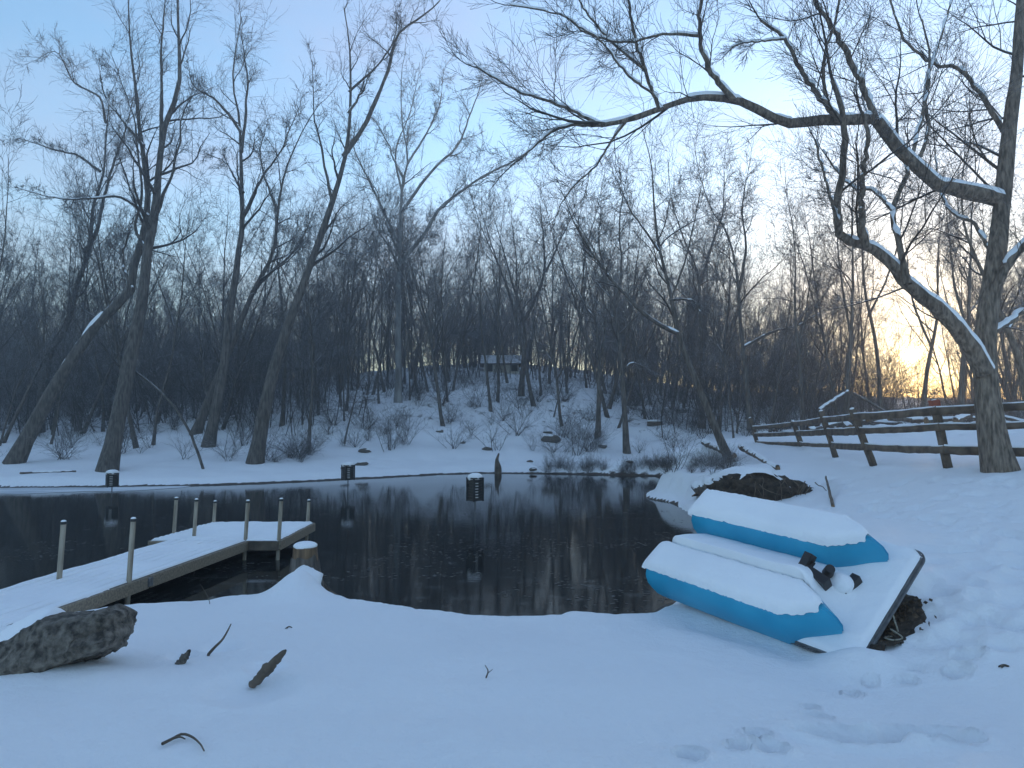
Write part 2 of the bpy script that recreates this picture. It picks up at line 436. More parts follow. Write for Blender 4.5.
def build_ground():
    ang = np.concatenate([np.linspace(-47, 47, 380), np.linspace(47, 313, 50)[1:-1]]) * math.pi / 180
    rad = np.concatenate([[.05], np.geomspace(.3, 1.6, 10), np.geomspace(1.62, 20, 320), np.linspace(20.07, 31.5, 150), np.geomspace(31.8, 62, 55), np.geomspace(64, 260, 30)])
    A, Rr = np.meshgrid(ang, rad)
    X = Rr * np.sin(A); Y = Rr * np.cos(A)
    Z = terrain(X.ravel(), Y.ravel()).reshape(X.shape)
    nr, na = X.shape
    idx = np.arange(nr * na).reshape(nr, na)
    nx = np.roll(idx, -1, axis=1)
    q = np.stack([idx[:-1], idx[1:], nx[1:], nx[:-1]], -1).reshape(-1, 4)
    me = mesh_np('ground', np.stack([X, Y, Z], -1).reshape(-1, 3), q)
    # how much leaf litter and soil shows through the snow (woodland floor and the wet bank)
    x, y = X.ravel(), Y.ravel()
    sd = shore_sd(x, y)
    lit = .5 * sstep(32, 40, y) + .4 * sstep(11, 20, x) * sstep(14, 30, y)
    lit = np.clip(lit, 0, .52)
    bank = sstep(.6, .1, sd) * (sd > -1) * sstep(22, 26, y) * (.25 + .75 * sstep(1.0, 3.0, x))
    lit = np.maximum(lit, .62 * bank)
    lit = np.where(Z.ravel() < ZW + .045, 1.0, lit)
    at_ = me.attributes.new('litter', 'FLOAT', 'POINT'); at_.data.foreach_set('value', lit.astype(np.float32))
    m, n, l, b = new_mat('snowy_ground')
    a = n.new('ShaderNodeAttribute'); a.attribute_name = 'litter'
    tc = n.new('ShaderNodeTexCoord')
    t = n.new('ShaderNodeTexNoise'); t.inputs['Scale'].default_value = 1.1; t.inputs['Detail'].default_value = 8; t.inputs['Roughness'].default_value = .68
    l.new(tc.outputs['Object'], t.inputs['Vector'])
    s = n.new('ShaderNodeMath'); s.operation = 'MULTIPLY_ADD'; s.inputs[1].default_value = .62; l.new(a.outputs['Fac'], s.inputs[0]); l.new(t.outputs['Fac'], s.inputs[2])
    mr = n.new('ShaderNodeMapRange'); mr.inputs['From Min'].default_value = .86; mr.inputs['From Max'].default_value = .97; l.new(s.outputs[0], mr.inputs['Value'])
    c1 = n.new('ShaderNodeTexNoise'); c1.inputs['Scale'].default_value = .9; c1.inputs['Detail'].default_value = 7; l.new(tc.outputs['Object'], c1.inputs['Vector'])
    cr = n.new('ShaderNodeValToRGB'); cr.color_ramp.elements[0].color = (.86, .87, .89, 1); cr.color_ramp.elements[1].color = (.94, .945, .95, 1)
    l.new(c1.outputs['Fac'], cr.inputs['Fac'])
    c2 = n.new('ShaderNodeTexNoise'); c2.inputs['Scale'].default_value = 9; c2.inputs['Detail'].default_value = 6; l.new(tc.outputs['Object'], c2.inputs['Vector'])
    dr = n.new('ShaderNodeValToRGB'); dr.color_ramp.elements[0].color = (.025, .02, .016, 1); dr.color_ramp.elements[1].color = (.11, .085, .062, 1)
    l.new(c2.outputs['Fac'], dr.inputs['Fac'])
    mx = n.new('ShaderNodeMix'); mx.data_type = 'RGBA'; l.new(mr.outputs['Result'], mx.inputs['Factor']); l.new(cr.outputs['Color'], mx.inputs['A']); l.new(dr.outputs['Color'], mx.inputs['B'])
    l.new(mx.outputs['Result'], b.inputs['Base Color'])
    b.inputs['Roughness'].default_value = .8
    bn = n.new('ShaderNodeTexNoise'); bn.inputs['Scale'].default_value = 9; bn.inputs['Detail'].default_value = 10; bn.inputs['Roughness'].default_value = .68
    l.new(tc.outputs['Object'], bn.inputs['Vector'])
    bp = n.new('ShaderNodeBump'); bp.inputs['Strength'].default_value = .85; bp.inputs['Distance'].default_value = .035
    l.new(bn.outputs['Fac'], bp.inputs['Height']); l.new(bp.outputs['Normal'], b.inputs['Normal'])
    tag(link('ground', me, m), kind='structure', label='snow covered ground sloping down to the pond')

build_ground()

def build_water():
    m, n, l, b = new_mat('pond_water')
    b.inputs['Base Color'].default_value = (.010, .012, .012, 1)
    b.inputs['IOR'].default_value = 1.33
    tc = n.new('ShaderNodeTexCoord'); mp = n.new('ShaderNodeMapping'); mp.inputs['Scale'].default_value = (1, 2.2, 1)
    l.new(tc.outputs['Object'], mp.inputs['Vector'])
    t = n.new('ShaderNodeTexNoise'); t.inputs['Scale'].default_value = 1.3; t.inputs['Detail'].default_value = 5; l.new(mp.outputs['Vector'], t.inputs['Vector'])
    r = n.new('ShaderNodeMapRange'); r.inputs['From Min'].default_value = .45; r.inputs['From Max'].default_value = .7; r.inputs['To Min'].default_value = .02; r.inputs['To Max'].default_value = .05
    l.new(t.outputs['Fac'], r.inputs['Value']); l.new(r.outputs['Result'], b.inputs['Roughness'])
    mp2 = n.new('ShaderNodeMapping'); mp2.inputs['Scale'].default_value = (1.6, 6.0, 1); l.new(tc.outputs['Object'], mp2.inputs['Vector'])
    t2 = n.new('ShaderNodeTexNoise'); t2.inputs['Scale'].default_value = 2.6; t2.inputs['Detail'].default_value = 5; l.new(mp2.outputs['Vector'], t2.inputs['Vector'])
    bp = n.new('ShaderNodeBump'); bp.inputs['Strength'].default_value = .045; bp.inputs['Distance'].default_value = .02
    l.new(t2.outputs['Fac'], bp.inputs['Height']); l.new(bp.outputs['Normal'], b.inputs['Normal'])
    # scum and slush: slightly paler, rougher film in broken streaks
    mp3 = n.new('ShaderNodeMapping'); mp3.inputs['Scale'].default_value = (1.2, 3.0, 1); l.new(tc.outputs['Object'], mp3.inputs['Vector'])
    t3 = n.new('ShaderNodeTexNoise'); t3.inputs['Scale'].default_value = 1.9; t3.inputs['Detail'].default_value = 9; t3.inputs['Roughness'].default_value = .7; l.new(mp3.outputs['Vector'], t3.inputs['Vector'])
    r3 = n.new('ShaderNodeValToRGB'); r3.color_ramp.elements[0].position = .54; r3.color_ramp.elements[0].color = (.010, .012, .012, 1)
    r3.color_ramp.elements[1].position = .68; r3.color_ramp.elements[1].color = (.085, .085, .08, 1)
    l.new(t3.outputs['Fac'], r3.inputs['Fac']); l.new(r3.outputs['Color'], b.inputs['Base Color'])
    me = mesh_np('pond_water', [(-75, 5, ZW), (9, 5, ZW), (9, 32, ZW), (-75, 32, ZW)], [(0, 1, 2, 3)])
    tag(link('pond_water', me, m), kind='structure', label='dark still pond water')
    # thin skin of ice with a dusting of snow by the far left bank
    n_ = 60
    top = [(-60 + 49 * i / n_, 22.6 + .25 * math.sin(i * .7)) for i in range(n_ + 1)]
    v = []
    for i in range(n_ + 1):
        x = -60 + (60 - 11.2) * i / n_
        f = min(1, (-11.2 - x) / 7.0)
        y1 = 23.25; y0 = y1 - .15 - 2.4 * f ** .7 + .18 * math.sin(i * 1.9) + .12 * math.sin(i * 4.3)
        v += [(x, y0, ZW + .006), (x, y1 + 1.2, ZW + .006)]
    f = [(2 * i, 2 * i + 2, 2 * i + 3, 2 * i + 1) for i in range(n_)]
    im = noise_mat('snowy_ice', (.5, .53, .56), (.8, .82, .84), scale=.8, stretch=(.5, 2, 1), rough=.7, bump=.1)
    tag(link('ice', mesh_np('ice', v, f), im), kind='structure', label='thin snow dusted ice along the far left bank')

build_water()

# ------------------------------------------------------------------ trees
def grow(P, Rd, k, t0, t1, ang, lr, rr, n, wander, up, rg, rmin=.003, lenpow=.6, Lmax=99, slim=.027):
    """k side shoots on every branch of P, the last of them carrying on from its tip"""
    B, pn, _ = P.shape
    plen = np.linalg.norm(np.diff(P, axis=1), axis=2).sum(1)
    pi = np.repeat(np.arange(B), k)
    j = np.tile(np.arange(k), B)
    t = t0 + (t1 - t0) * (j + rg.random(B * k)) / k
    tip = j == k - 1
    t = np.where(tip, .985, t)
    f = t * (pn - 1); i = np.clip(f.astype(int), 0, pn - 2); a = (f - i)[:, None]
    p = P[pi, i] * (1 - a) + P[pi, i + 1] * a
    d = P[pi, i + 1] - P[pi, i]; d /= np.linalg.norm(d, axis=1, keepdims=True) + 1e-9
    r = Rd[pi, i] * (1 - a[:, 0]) + Rd[pi, i + 1] * a[:, 0]
    q = rg.normal(size=(B * k, 3)); q -= (q * d).sum(1, keepdims=True) * d; q /= np.linalg.norm(q, axis=1, keepdims=True) + 1e-9
    an = np.radians(ang) * rg.uniform(.6, 1.3, B * k) * np.where(tip, .3, 1)
    d = d * np.cos(an)[:, None] + q * np.sin(an)[:, None]
    L = np.minimum(plen[pi] * lr * rg.uniform(.5, 1.3, B * k) * (1.15 - lenpow * t), Lmax)
    L = np.where(tip, np.minimum(plen[pi] * lr * .8, Lmax * .7), L)
    r0 = np.clip(np.minimum(r * rr * rg.uniform(.7, 1.05, B * k), L * slim), rmin, None)
    r0 = np.where(tip, np.maximum(r * .95, rmin), r0)
    out = np.zeros((B * k, n, 3)); out[:, 0] = p
    step = (L / (n - 1))[:, None]
    for s in range(1, n):
        d = d + rg.normal(size=d.shape) * wander; d[:, 2] += up
        d /= np.linalg.norm(d, axis=1, keepdims=True)
        p = p + d * step; out[:, s] = p
    s = np.linspace(0, 1, n)[None]
    rad = np.maximum(r0[:, None] * (1 - .85 * s), rmin * .75)
    return out, rad

def crown_mesh(name, P0, R0, rg, ks=(8, 6, 5, 3), t0=.35, lr=(.32, .55, .6, .6), ang=(44, 42, 42, 40), wander=(.16, .2, .17, .15), up=(.05, .02, .0, .0), rmin=.004, extra=None, Lmax=99):
    ns = (9, 6, 4, 3); sd = (5, 3, 3, 3)
    parts = []; P, Rd = P0, R0
    for lv, k in enumerate(ks):
        P2, R2 = grow(P, Rd, k, t0 if lv == 0 else .12, 1.0, ang[lv], lr[lv], .62, ns[lv], wander[lv], up[lv], rg, rmin, Lmax=Lmax if lv == 0 else 99)
        parts.append(tubes(P2, R2, sd[lv]))
        if lv == 0 and extra is not None:
            pass
        P, Rd = P2, R2
    v, f = cat_meshes(parts)
    return mesh_np(name, v, f)

def taper(n, r0, r1, flare=.35, L=10.0, pw=.8):
    s = np.linspace(0, 1, n)
    r = r1 + (r0 - r1) * (1 - s) ** pw
    return r * (1 + flare * np.exp(-s * L / .45))

def trunk_mesh(name, polys, radii, sides=10):
    """polys: list of (n,3); knobbly tubes"""
    P = np.stack(polys); Rd = np.stack(radii)
    v, f = tubes(P, Rd, sides)
    nn = fbm(v[:, 0] * 2.2 + v[:, 2] * .9, v[:, 1] * 2.2 + v[:, 2] * 1.3, 21, 3)
    n = P.shape[1]
    c = np.repeat(P.reshape(-1, 3), sides, axis=0)
    v = c + (v - c) * (1 + .2 * nn)[:, None]
    return mesh_np(name, v, f)

def snow_strip(name, polys, radii, rg, cover=.55, thick=1.0, mat=None, parent=None, tmin=.35):
    """snow lying along the top of limbs: a low arched ribbon with gaps"""
    parts = []
    for P, Rd in zip(polys, radii):
        n = len(P) * 4
        P2 = spline(P, n); R2 = np.interp(np.linspace(0, 1, n), np.linspace(0, 1, len(Rd)), Rd)
        T = np.gradient(P2, axis=0); T /= np.linalg.norm(T, axis=1, keepdims=True)
        upv = np.array([0, 0, 1.0]) - T * T[:, 2:3]
        flat = np.linalg.norm(upv, axis=1)
        upv /= flat[:, None] + 1e-6
        side = np.cross(T, upv)
        ph = rg.uniform(0, 50)
        s = np.cumsum(np.r_[0, np.linalg.norm(np.diff(P2, axis=0), axis=1)])
        nz = fbm(s * 2.6 + ph, s * 0 + ph, 31, 4) + .5
        m = sstep(1 - cover - .1, 1 - cover + .12, nz) * sstep(tmin, tmin + .25, flat)
        aa = np.radians([-68, -40, -14, 14, 40, 68])
        rr = np.array([.93, 1.08, 1.15, 1.15, 1.08, .93])
        jit = 1 + .12 * rg.normal(size=(n, 6)) * .5
        rad = R2[:, None] * (.9 + (rr[None] - .9) * m[:, None] * jit) + (thick * .022 * m[:, None] * (np.cos(aa)[None] ** 2))
        rad = np.where(m[:, None] < .03, R2[:, None] * .6, rad)
        wv = .45 + .55 * m
        V = P2[:, None] + rad[..., None] * (np.cos(aa * 1)[None, :, None] * upv[:, None] + (np.sin(aa)[None] * wv[:, None])[..., None] * side[:, None])
        idx = np.arange(n * 6).reshape(n, 6)
        q = np.stack([idx[:-1, :-1], idx[:-1, 1:], idx[1:, 1:], idx[1:, :-1]], -1).reshape(-1, 4)
        keep = (np.repeat(m[:-1], 5) > .03) | (np.repeat(m[1:], 5) > .03)
        parts.append((V.reshape(-1, 3), q[keep]))
    v, f = cat_meshes(parts)
    if len(f) == 0:
        return None
    return tag(link(name, mesh_np(name, v, f), mat or M['snow'], parent), kind='stuff')

def hero_tree(name, label, path, wpx, seed, leaders=(), D=None, lean=0.0, wend=.06, bark='bark', twig='twig', ks=(12, 6, 5, 2), t0=.38, lr=.26, snow=.5, group=None, sides=12, up=.06, lmax=5.0):
    """path: pixels from the foot up; the foot stands on the ground, the tree keeps near that depth"""
    rg = np.random.default_rng(seed)
    b = hit(*path[0]) if D is None else at(*path[0], D)
    if b is None:
        b = at(*path[0], 40.0)
    D0 = b[1]
    b[2] = min(b[2], tz(b[0], b[1]) + .02) if D is not None else b[2]
    root = empty(name, (float(b[0]), float(b[1]), float(b[2]) - .05))
    tag(root, label, 'tree', group)
    r0 = wpx * .335 * D0 / F_PX
    n = 22
    zs = [path[0][1]] + [p[1] for p in path[1:]]
    pts = []
    for i, p in enumerate(path):
        dd = lean * (path[0][1] - p[1]) / 460.0
        pts.append(at(p[0], p[1], D0 + dd))
    pts[0][2] -= .06
    pts = np.array(pts) - b
    trunk = spline(pts, n)
    L = np.linalg.norm(np.diff(trunk, axis=0), axis=1).sum()
    rad = taper(n, r0, r0 * wend, L=L, flare=.3, pw=1.35)
    polys, rads = [trunk], [rad]
    for ld in leaders:
        lw, lp = ld[0], ld[1]
        dz = ld[2] if len(ld) > 2 else lean * .6
        q = []
        # the leader starts on the trunk, at the trunk's depth nearest its first pixel
        p0 = at(lp[0][0], lp[0][1], D0) - b
        j = np.argmin(np.linalg.norm(trunk[:, [0, 2]] - p0[[0, 2]], axis=1)) if not (len(ld) > 3) else None
        if j is None:
            src = polys[ld[3]]
            j = np.argmin(np.linalg.norm(src[:, [0, 2]] - p0[[0, 2]], axis=1)); st = src[j]
        else:
            st = trunk[j]
        q = [st]
        Dst = D0 + st[1]
        for i, p in enumerate(lp[1:]):
            q.append(at(p[0], p[1], Dst + dz * (i + 1) / len(lp)) - b)
        lr0 = lw * .34 * D0 / F_PX
        polys.append(spline(np.array(q), n)); rads.append(lr0 * (1 - .9 * np.linspace(0, 1, n)) + .003)
    for q_ in polys:
        w_ = np.sin(np.linspace(0, 1, n) * np.pi)[:, None]
        q_ += w_ * .012 * L * .5 * np.cumsum(rg.normal(size=(n, 3)), axis=0) / n ** .5
    t = link('trunk', trunk_mesh('trunk', polys[:1], rads[:1], sides), M[bark], root)
    for P_, R2 in zip(polys[1:], rads[1:]):
        link('limb', trunk_mesh('limb', [P_], [R2], 8), M[bark], root)
    c = link('crown', crown_mesh('crown', np.stack(polys), np.stack(rads), rg, ks=ks, t0=t0, lr=(lr, .62, .72, .6), up=(up * .8, .02, .0, -.01), rmin=.0056 * max(.7, D0 / 28), Lmax=lmax * 1.15), M[twig], root)
    if snow > 0:
        snow_strip('snow', polys, rads, rg, cover=snow, parent=root)
    return root

GL = 'bare trees along the far bank'
hero_tree('leaning_tree', 'bare tree at the far left edge whose trunk leans strongly right over the bank', [(13, 463), (48, 398), (80, 346), (106, 311), (129, 295), (138, 259), (147, 225), (149, 190), (143, 140), (138, 95), (131, 45), (128, -10)], 22, 11,
          leaders=[(5, [(143, 140), (120, 120), (106, 105), (100, 82), (98, 60)], 1.0), (5, [(149, 195), (120, 196), (97, 200), (60, 200), (15, 186)], -2), (6, [(129, 292), (123, 262), (130, 240), (136, 205)], 2)], lean=2, snow=.62, wend=.08, lr=.15, lmax=3.5)
hero_tree('tall_tree', 'tall thick bare tree rising straight beside the leaning tree on the far left bank', [(107, 471), (121, 401), (134, 337), (143, 282), (148, 240), (153, 219), (161, 150), (164, 122), (178, 78), (176, 0), (178, -60)], 25, 12,
          leaders=[(7, [(164, 125), (162, 95), (160, 62), (163, 10), (166, -20)], 1.5), (6, [(157, 205), (170, 180), (180, 140), (186, 110), (195, 92)], -2), (5, [(148, 238), (135, 225), (142, 195), (138, 150), (133, 110), (110, 50)], 1)], lean=3, wend=.08, lr=.16, snow=.25, lmax=3.5)
hero_tree('slim_tree', 'slim bare tree behind the two big trunks at far left, crown spreading left', [(38, 432), (48, 353), (64, 327), (74, 282), (85, 250), (90, 206), (100, 175), (104, 135), (110, 90)], 15, 13,
          leaders=[(6, [(85, 250), (97, 230), (109, 184), (120, 150), (128, 125), (134, 95)], 2), (4.5, [(100, 175), (75, 155), (50, 150), (20, 138)], -1), (4, [(128, 127), (100, 95), (75, 82), (58, 52), (35, 60)], -1)], lean=1, wend=.08, lr=.22, snow=.3)
hero_tree('dark_tree', 'dark upright bare tree whose crown rises into a narrow round tuft', [(208, 447), (222, 378), (230, 320), (238, 272), (242, 240), (245, 219), (242, 162), (240, 119), (233, 84), (236, 50), (242, 16)], 17, 14,
          leaders=[(6, [(241, 140), (246, 100), (247, 70), (241, 35)], 1), (5, [(240, 119), (222, 103), (196, 86), (188, 62)], -1), (5, [(245, 200), (262, 175), (280, 150), (300, 105)], 1), (4, [(244, 180), (222, 162), (200, 150)], 2)], lean=2, wend=.08, lr=.17, snow=.15, t0=.45, lmax=2.6)
hero_tree('slanting_tree', 'slender bare tree slanting right behind the dark upright tree', [(195, 434), (219, 375), (238, 327), (254, 288), (272, 250), (281, 181), (300, 134), (318, 105)], 14, 15,
          leaders=[(6, [(254, 288), (280, 259), (296, 240), (315, 205)], 1), (4, [(278, 200), (262, 160), (268, 120)], -1)], lean=1, wend=.08, lr=.22, snow=.3)
hero_tree('leaning_tree', 'large bare tree leaning right from the bank, trunk forking high above the pond', [(255, 463), (267, 395), (283, 337), (303, 282), (319, 236), (335, 186), (346, 141), (349, 88), (349, 46), (344, 7)], 22, 16,
          leaders=[(8, [(345, 150), (367, 120), (384, 77), (398, 35), (420, 18), (439, 0), (450, -25)], 1), (4.5, [(349, 100), (362, 88), (374, 66)], 0), (4, [(384, 80), (392, 45), (396, 5)], -1), (4.5, [(335, 190), (322, 150), (315, 110), (312, 60)], 1)], lean=1, wend=.08, lr=.16, snow=.25, lmax=3.0)
hero_tree('pale_tree', 'tall pale grey barked tree standing on the slope in the middle', [(398, 402), (399, 335), (400, 268), (401, 225), (404, 176), (409, 155), (402, 116), (402, 70), (406, 50)], 11, 17, bark='bark_pale', twig='twig_pale',
          leaders=[(6, [(400, 264), (425, 232), (441, 207), (476, 183), (511, 165), (543, 141), (575, 128)], -2), (5.5, [(403, 205), (430, 172), (455, 148), (472, 109), (486, 67)], 1), (5, [(400, 235), (380, 200), (370, 176), (356, 148), (347, 120)], 2), (4, [(409, 155), (430, 125), (440, 100), (443, 75)], 3),
                   (4, [(403, 176), (385, 140), (372, 115)], -2), (3.5, [(405, 185), (395, 150), (410, 105), (420, 70)], 1)], lean=2, wend=.08, lr=.2, snow=.1, t0=.3, lmax=5)
hero_tree('forked_tree', 'bare tree on the hillside in front of the pale shed, forking into spreading limbs', [(521, 396), (524, 350), (523, 322), (512, 285), (500, 240), (490, 205)], 9, 18,
          leaders=[(6, [(523, 325), (535, 300), (546, 270), (545, 235), (540, 200)], 1), (4, [(546, 270), (560, 240), (575, 210)], -1, 1)], wend=.08, lr=.25, snow=.15)
hero_tree('straight_tree', 'straight bare trunk at the pond edge right of centre, pale at its foot', [(627, 453), (622, 375), (615, 317), (607, 284), (592, 245), (578, 222), (565, 195)], 10, 19,
          leaders=[(5, [(613, 310), (622, 270), (620, 220), (628, 170)], 1), (3.5, [(622, 380), (632, 362), (655, 372)], -1), (4, [(607, 284), (600, 240), (604, 200)], 2)], wend=.08, lr=.22, snow=.2)
hero_tree('crooked_tree', 'short crooked bare tree with a snow lined limb bending left', [(598, 437), (599, 390), (599, 357), (596, 320), (588, 308), (578, 290), (566, 270), (552, 255)], 8.5, 20,
          leaders=[(4, [(599, 360), (606, 325), (604, 290), (611, 250)], 1)], wend=.08, lr=.25, snow=.7)
hero_tree('leaning_tree', 'slim dark tree leaning left over the snow just before the fence, forked at mid height', [(731, 462), (706, 404), (680, 339), (669, 291), (658, 247), (653, 200), (650, 160), (640, 120)], 13, 21,
          leaders=[(6.5, [(680, 340), (658, 322), (637, 306), (611, 277), (590, 245), (575, 220), (562, 190)], 1), (4, [(672, 305), (690, 297), (700, 310)], -1), (3.5, [(668, 290), (690, 250), (700, 215), (705, 170)], 1), (3.5, [(656, 240), (630, 205), (612, 170)], 0)], wend=.08, lr=.24, snow=.3, lean=1)
hero_tree('tall_tree', 'tall bare tree at the far end of the wooden fence', [(751, 428), (744, 353), (739, 291), (728, 236), (713, 215), (702, 185), (695, 150)], 9, 22,
          leaders=[(5, [(739, 291), (745, 250), (742, 200), (750, 160)], 1), (4.5, [(748, 345), (775, 330), (800, 322), (838, 300)], -1)], D=33, wend=.08, lr=.25, snow=.3)
hero_tree('forked_tree', 'grey bare tree standing on the slope left of the fence end', [(702, 428), (702, 346), (699, 273), (684, 236), (672, 200), (668, 160)], 9, 23,
          leaders=[(5, [(700, 280), (712, 240), (722, 205), (724, 160)], 1)], wend=.08, lr=.25, snow=.2)

def right_tree():
    b = hit(1000, 471)
    D0 = b[1]
    rg = np.random.default_rng(77)
    root = empty('great_tree', tuple(float(q) for q in b))
    tag(root, 'big gnarled tree by the fence with long snow lined limbs arching left over the pond', 'tree')
    n = 26
    def W(path, D=None, d0=0., d1=0.):
        m = len(path)
        return np.array([at(p[0], p[1], D0 + d0 + (d1 - d0) * i / max(1, m - 1)) for i, p in enumerate(path)]) - b
    sc = .5 * D0 / F_PX
    tr = spline(W([(1001, 475), (992, 430), (987, 395), (985, 346), (991, 291), (999, 236), (1003, 197), (1010, 123), (1017, 70), (1021, 0), (1030, -90)], d1=.4), n)
    rad = taper(n, 24 * sc, 4 * sc, flare=.42, L=8, pw=.85)
    link('trunk', trunk_mesh('trunk', [tr], [rad], 20), M['bark_r'], root)
    P, Rr = [tr], [rad]
    def limb(path, w0, w1, d0, d1, nm='limb'):
        q = spline(W(path, d0=d0, d1=d1), n)
        r = .88 * (w0 + (w1 - w0) * np.linspace(0, 1, n) ** .8) * sc
        q = q + np.sin(np.linspace(0, 1, n) * np.pi)[:, None] ** .6 * .016 * rg.normal(size=(n, 3)) * min(1, w0 / 8)
        link('limb', trunk_mesh('limb', [q], [r], 12), M['bark_r'], root)
        P.append(q); Rr.append(r)
    # long upper limb reaching left
    limb([(1002, 200), (973, 192), (942, 186), (917, 165), (893, 141), (875, 120), (840, 120), (812, 121), (787, 123), (759, 109), (734, 100), (710, 97), (685, 100), (660, 109), (627, 120), (601, 125)], 19, 5, .25, -.8)
    limb([(601, 125), (557, 104), (518, 91), (476, 67)], 4, 1.5, -.8, -1.4)
    limb([(601, 125), (560, 128), (530, 150), (505, 172)], 4, 1.3, -.8, -.4)
    limb([(627, 120), (612, 140), (596, 165), (575, 185), (560, 205)], 3, 1.2, -.75, -.2)
    # lower limb rising to the upper one
    limb([(984, 372), (970, 346), (940, 309), (908, 284), (889, 262), (864, 246), (846, 240), (838, 222), (837, 205), (843, 176), (845, 141), (842, 110), (832, 80)], 21, 4, 0, -1.2)
    limb([(866, 247), (862, 225), (862, 200), (866, 158), (868, 137), (862, 112)], 9, 3.5, -.75, -1.4)
    limb([(908, 284), (897, 236), (893, 211), (907, 172), (924, 109), (930, 60), (922, 20)], 8, 2, -.5, .6)
    limb([(893, 211), (872, 190), (850, 186), (822, 150)], 4, 1.5, -.2, .6)
    limb([(838, 222), (828, 190), (818, 152), (815, 140)], 4, 1.8, -1.0, -1.2)
    # uprights from the upper limb
    limb([(877, 121), (864, 88), (840, 39), (815, 0), (800, -40)], 9, 3, -.2, .5)
    limb([(840, 120), (826, 105), (801, 70), (785, 39), (760, 20)], 7, 2.5, -.35, -.8)
    limb([(826, 105), (824, 60), (838, 10), (842, -40)], 4, 2, -.4, -.2)
    limb([(734, 100), (710, 70), (699, 35), (701, 0), (705, -40)], 6.5, 2.5, -.6, -.9)
    limb([(700, 36), (664, 34), (630, 42), (590, 35), (560, 15), (510, 5)], 3.5, 1.2, -.7, -1.4)
    limb([(660, 109), (648, 80), (636, 40), (628, 0), (620, -30)], 5, 2, -.7, -.5)
    limb([(645, 70), (610, 40), (585, 10), (570, -20)], 3.5, 1.5, -.65, -.2)
    limb([(655, 95), (628, 75), (600, 40), (575, 25)], 3, 1.2, -.65, -1.5)
    limb([(785, 39), (740, 44), (725, 55)], 2.5, 1, -.7, -.6)
    limb([(917, 165), (928, 130), (925, 90), (940, 40), (955, -10)], 5, 2, 0, .9)
    # right hand limbs out of frame
    limb([(1008, 140), (985, 100), (960, 70), (935, 65), (905, 40), (890, 0)], 7, 2.5, .35, 1.3)
    limb([(990, 300), (1004, 270), (1030, 235), (1060, 180), (1080, 110)], 11, 5, .1, -.6)
    limb([(988, 335), (1010, 322), (1040, 300), (1080, 290)], 8, 4, .1, .8)
    limb([(994, 260), (975, 225), (955, 215), (940, 190), (935, 150)], 5, 1.8, .2, 1.2)
    P0, R0 = np.stack(P), np.stack(Rr)
    parts = []
    P1, R1 = grow(P0[1:], R0[1:], 8, .12, 1, 50, .42, .5, 9, .11, .05, rg, .005, Lmax=2.6, slim=.012)
    parts.append(tubes(P1, R1, 4))
    Pt, Rt = grow(P0[:1], R0[:1], 12, .45, 1, 55, .3, .3, 9, .08, .05, rg, .0035, Lmax=3.0, slim=.013)
    parts.append(tubes(Pt, Rt, 4))
    P1 = np.concatenate([P1, Pt]); R1 = np.concatenate([R1, Rt])
    P2, R2 = grow(P1, R1, 8, .12, 1, 36, .62, .65, 6, .12, .03, rg, .0036); parts.append(tubes(P2, R2, 3))
    P3, R3 = grow(P2, R2, 8, .1, 1, 38, .6, .7, 4, .1, .02, rg, .0029); parts.append(tubes(P3, R3, 3))
    v, f = cat_meshes(parts)
    link('crown', mesh_np('crown', v, f), M['twig'], root)
    snow_strip('snow', P, Rr, rg, cover=.68, thick=1.3, parent=root, tmin=.22)

right_tree()

def proc_tree(seed, H, r0, ks, forks=0, spread=.16, rmin=.009, pale=False, t0=.32, lr=.26, crown=True, up=.06):
    rg = np.random.default_rng(seed)
    n = 14
    def stem(p, d, L, wob):
        out = [p]
        for i in range(n - 1):
            d = d + rg.normal(size=3) * wob; d[2] += .02; d = d / np.linalg.norm(d)
            p = p + d * L / (n - 1); out.append(p)
        return np.array(out)
    d0 = np.array([rg.normal() * spread, rg.normal() * spread, 1.0])
    T = stem(np.array([0, 0, -.25]), d0, H, .045)
    Rd = taper(n, r0, r0 * .06, L=H, pw=1.0)
    P, Rr = [T], [Rd]
    for k in range(forks):
        j = int(n * rg.uniform(.25, .55))
        d = np.array([rg.normal(), rg.normal(), 0]); d /= np.linalg.norm(d); d = d * .5 + np.array([0, 0, 1])
        q = stem(T[j], d, H * (1 - j / n) * rg.uniform(.75, 1.0), .06)
        P.append(q); Rr.append(Rd[j] * .75 * (1 - .8 * np.linspace(0, 1, n)))
    tm = trunk_mesh('trunk', P, Rr, 7)
    cm = crown_mesh('crown', np.stack(P), np.stack(Rr), rg, ks=ks, t0=t0, lr=(lr, .58, .6, .6), rmin=rmin, up=(up, .05, .03, .02), Lmax=H * .3)
    return tm, cm

VAR = []
for i in range(9):
    rg_ = random.Random(100 + i)
    VAR.append(proc_tree(300 + i, 15.0, rg_.uniform(.075, .135), (9, 6, 5, 3), forks=i % 3, rmin=.007, lr=.27 if i % 2 else .22, t0=.25 + .04 * (i % 4), up=.08))
for tm, cm in VAR:
    tm.materials.append(M['bark']); cm.materials.append(M['twig'])

HERO_XY = []
def place_tree(x, y, s, var, rz, label, group, name='woodland_tree', tilt=(0, 0)):
    tm, cm = VAR[var]
    r = empty(name, (x, y, tz(x, y)))
    r.rotation_euler = (tilt[0], tilt[1], rz); r.scale = (s, s, s)
    tag(r, label, 'tree', group)
    link('trunk', tm, None, r); link('crown', cm, None, r)

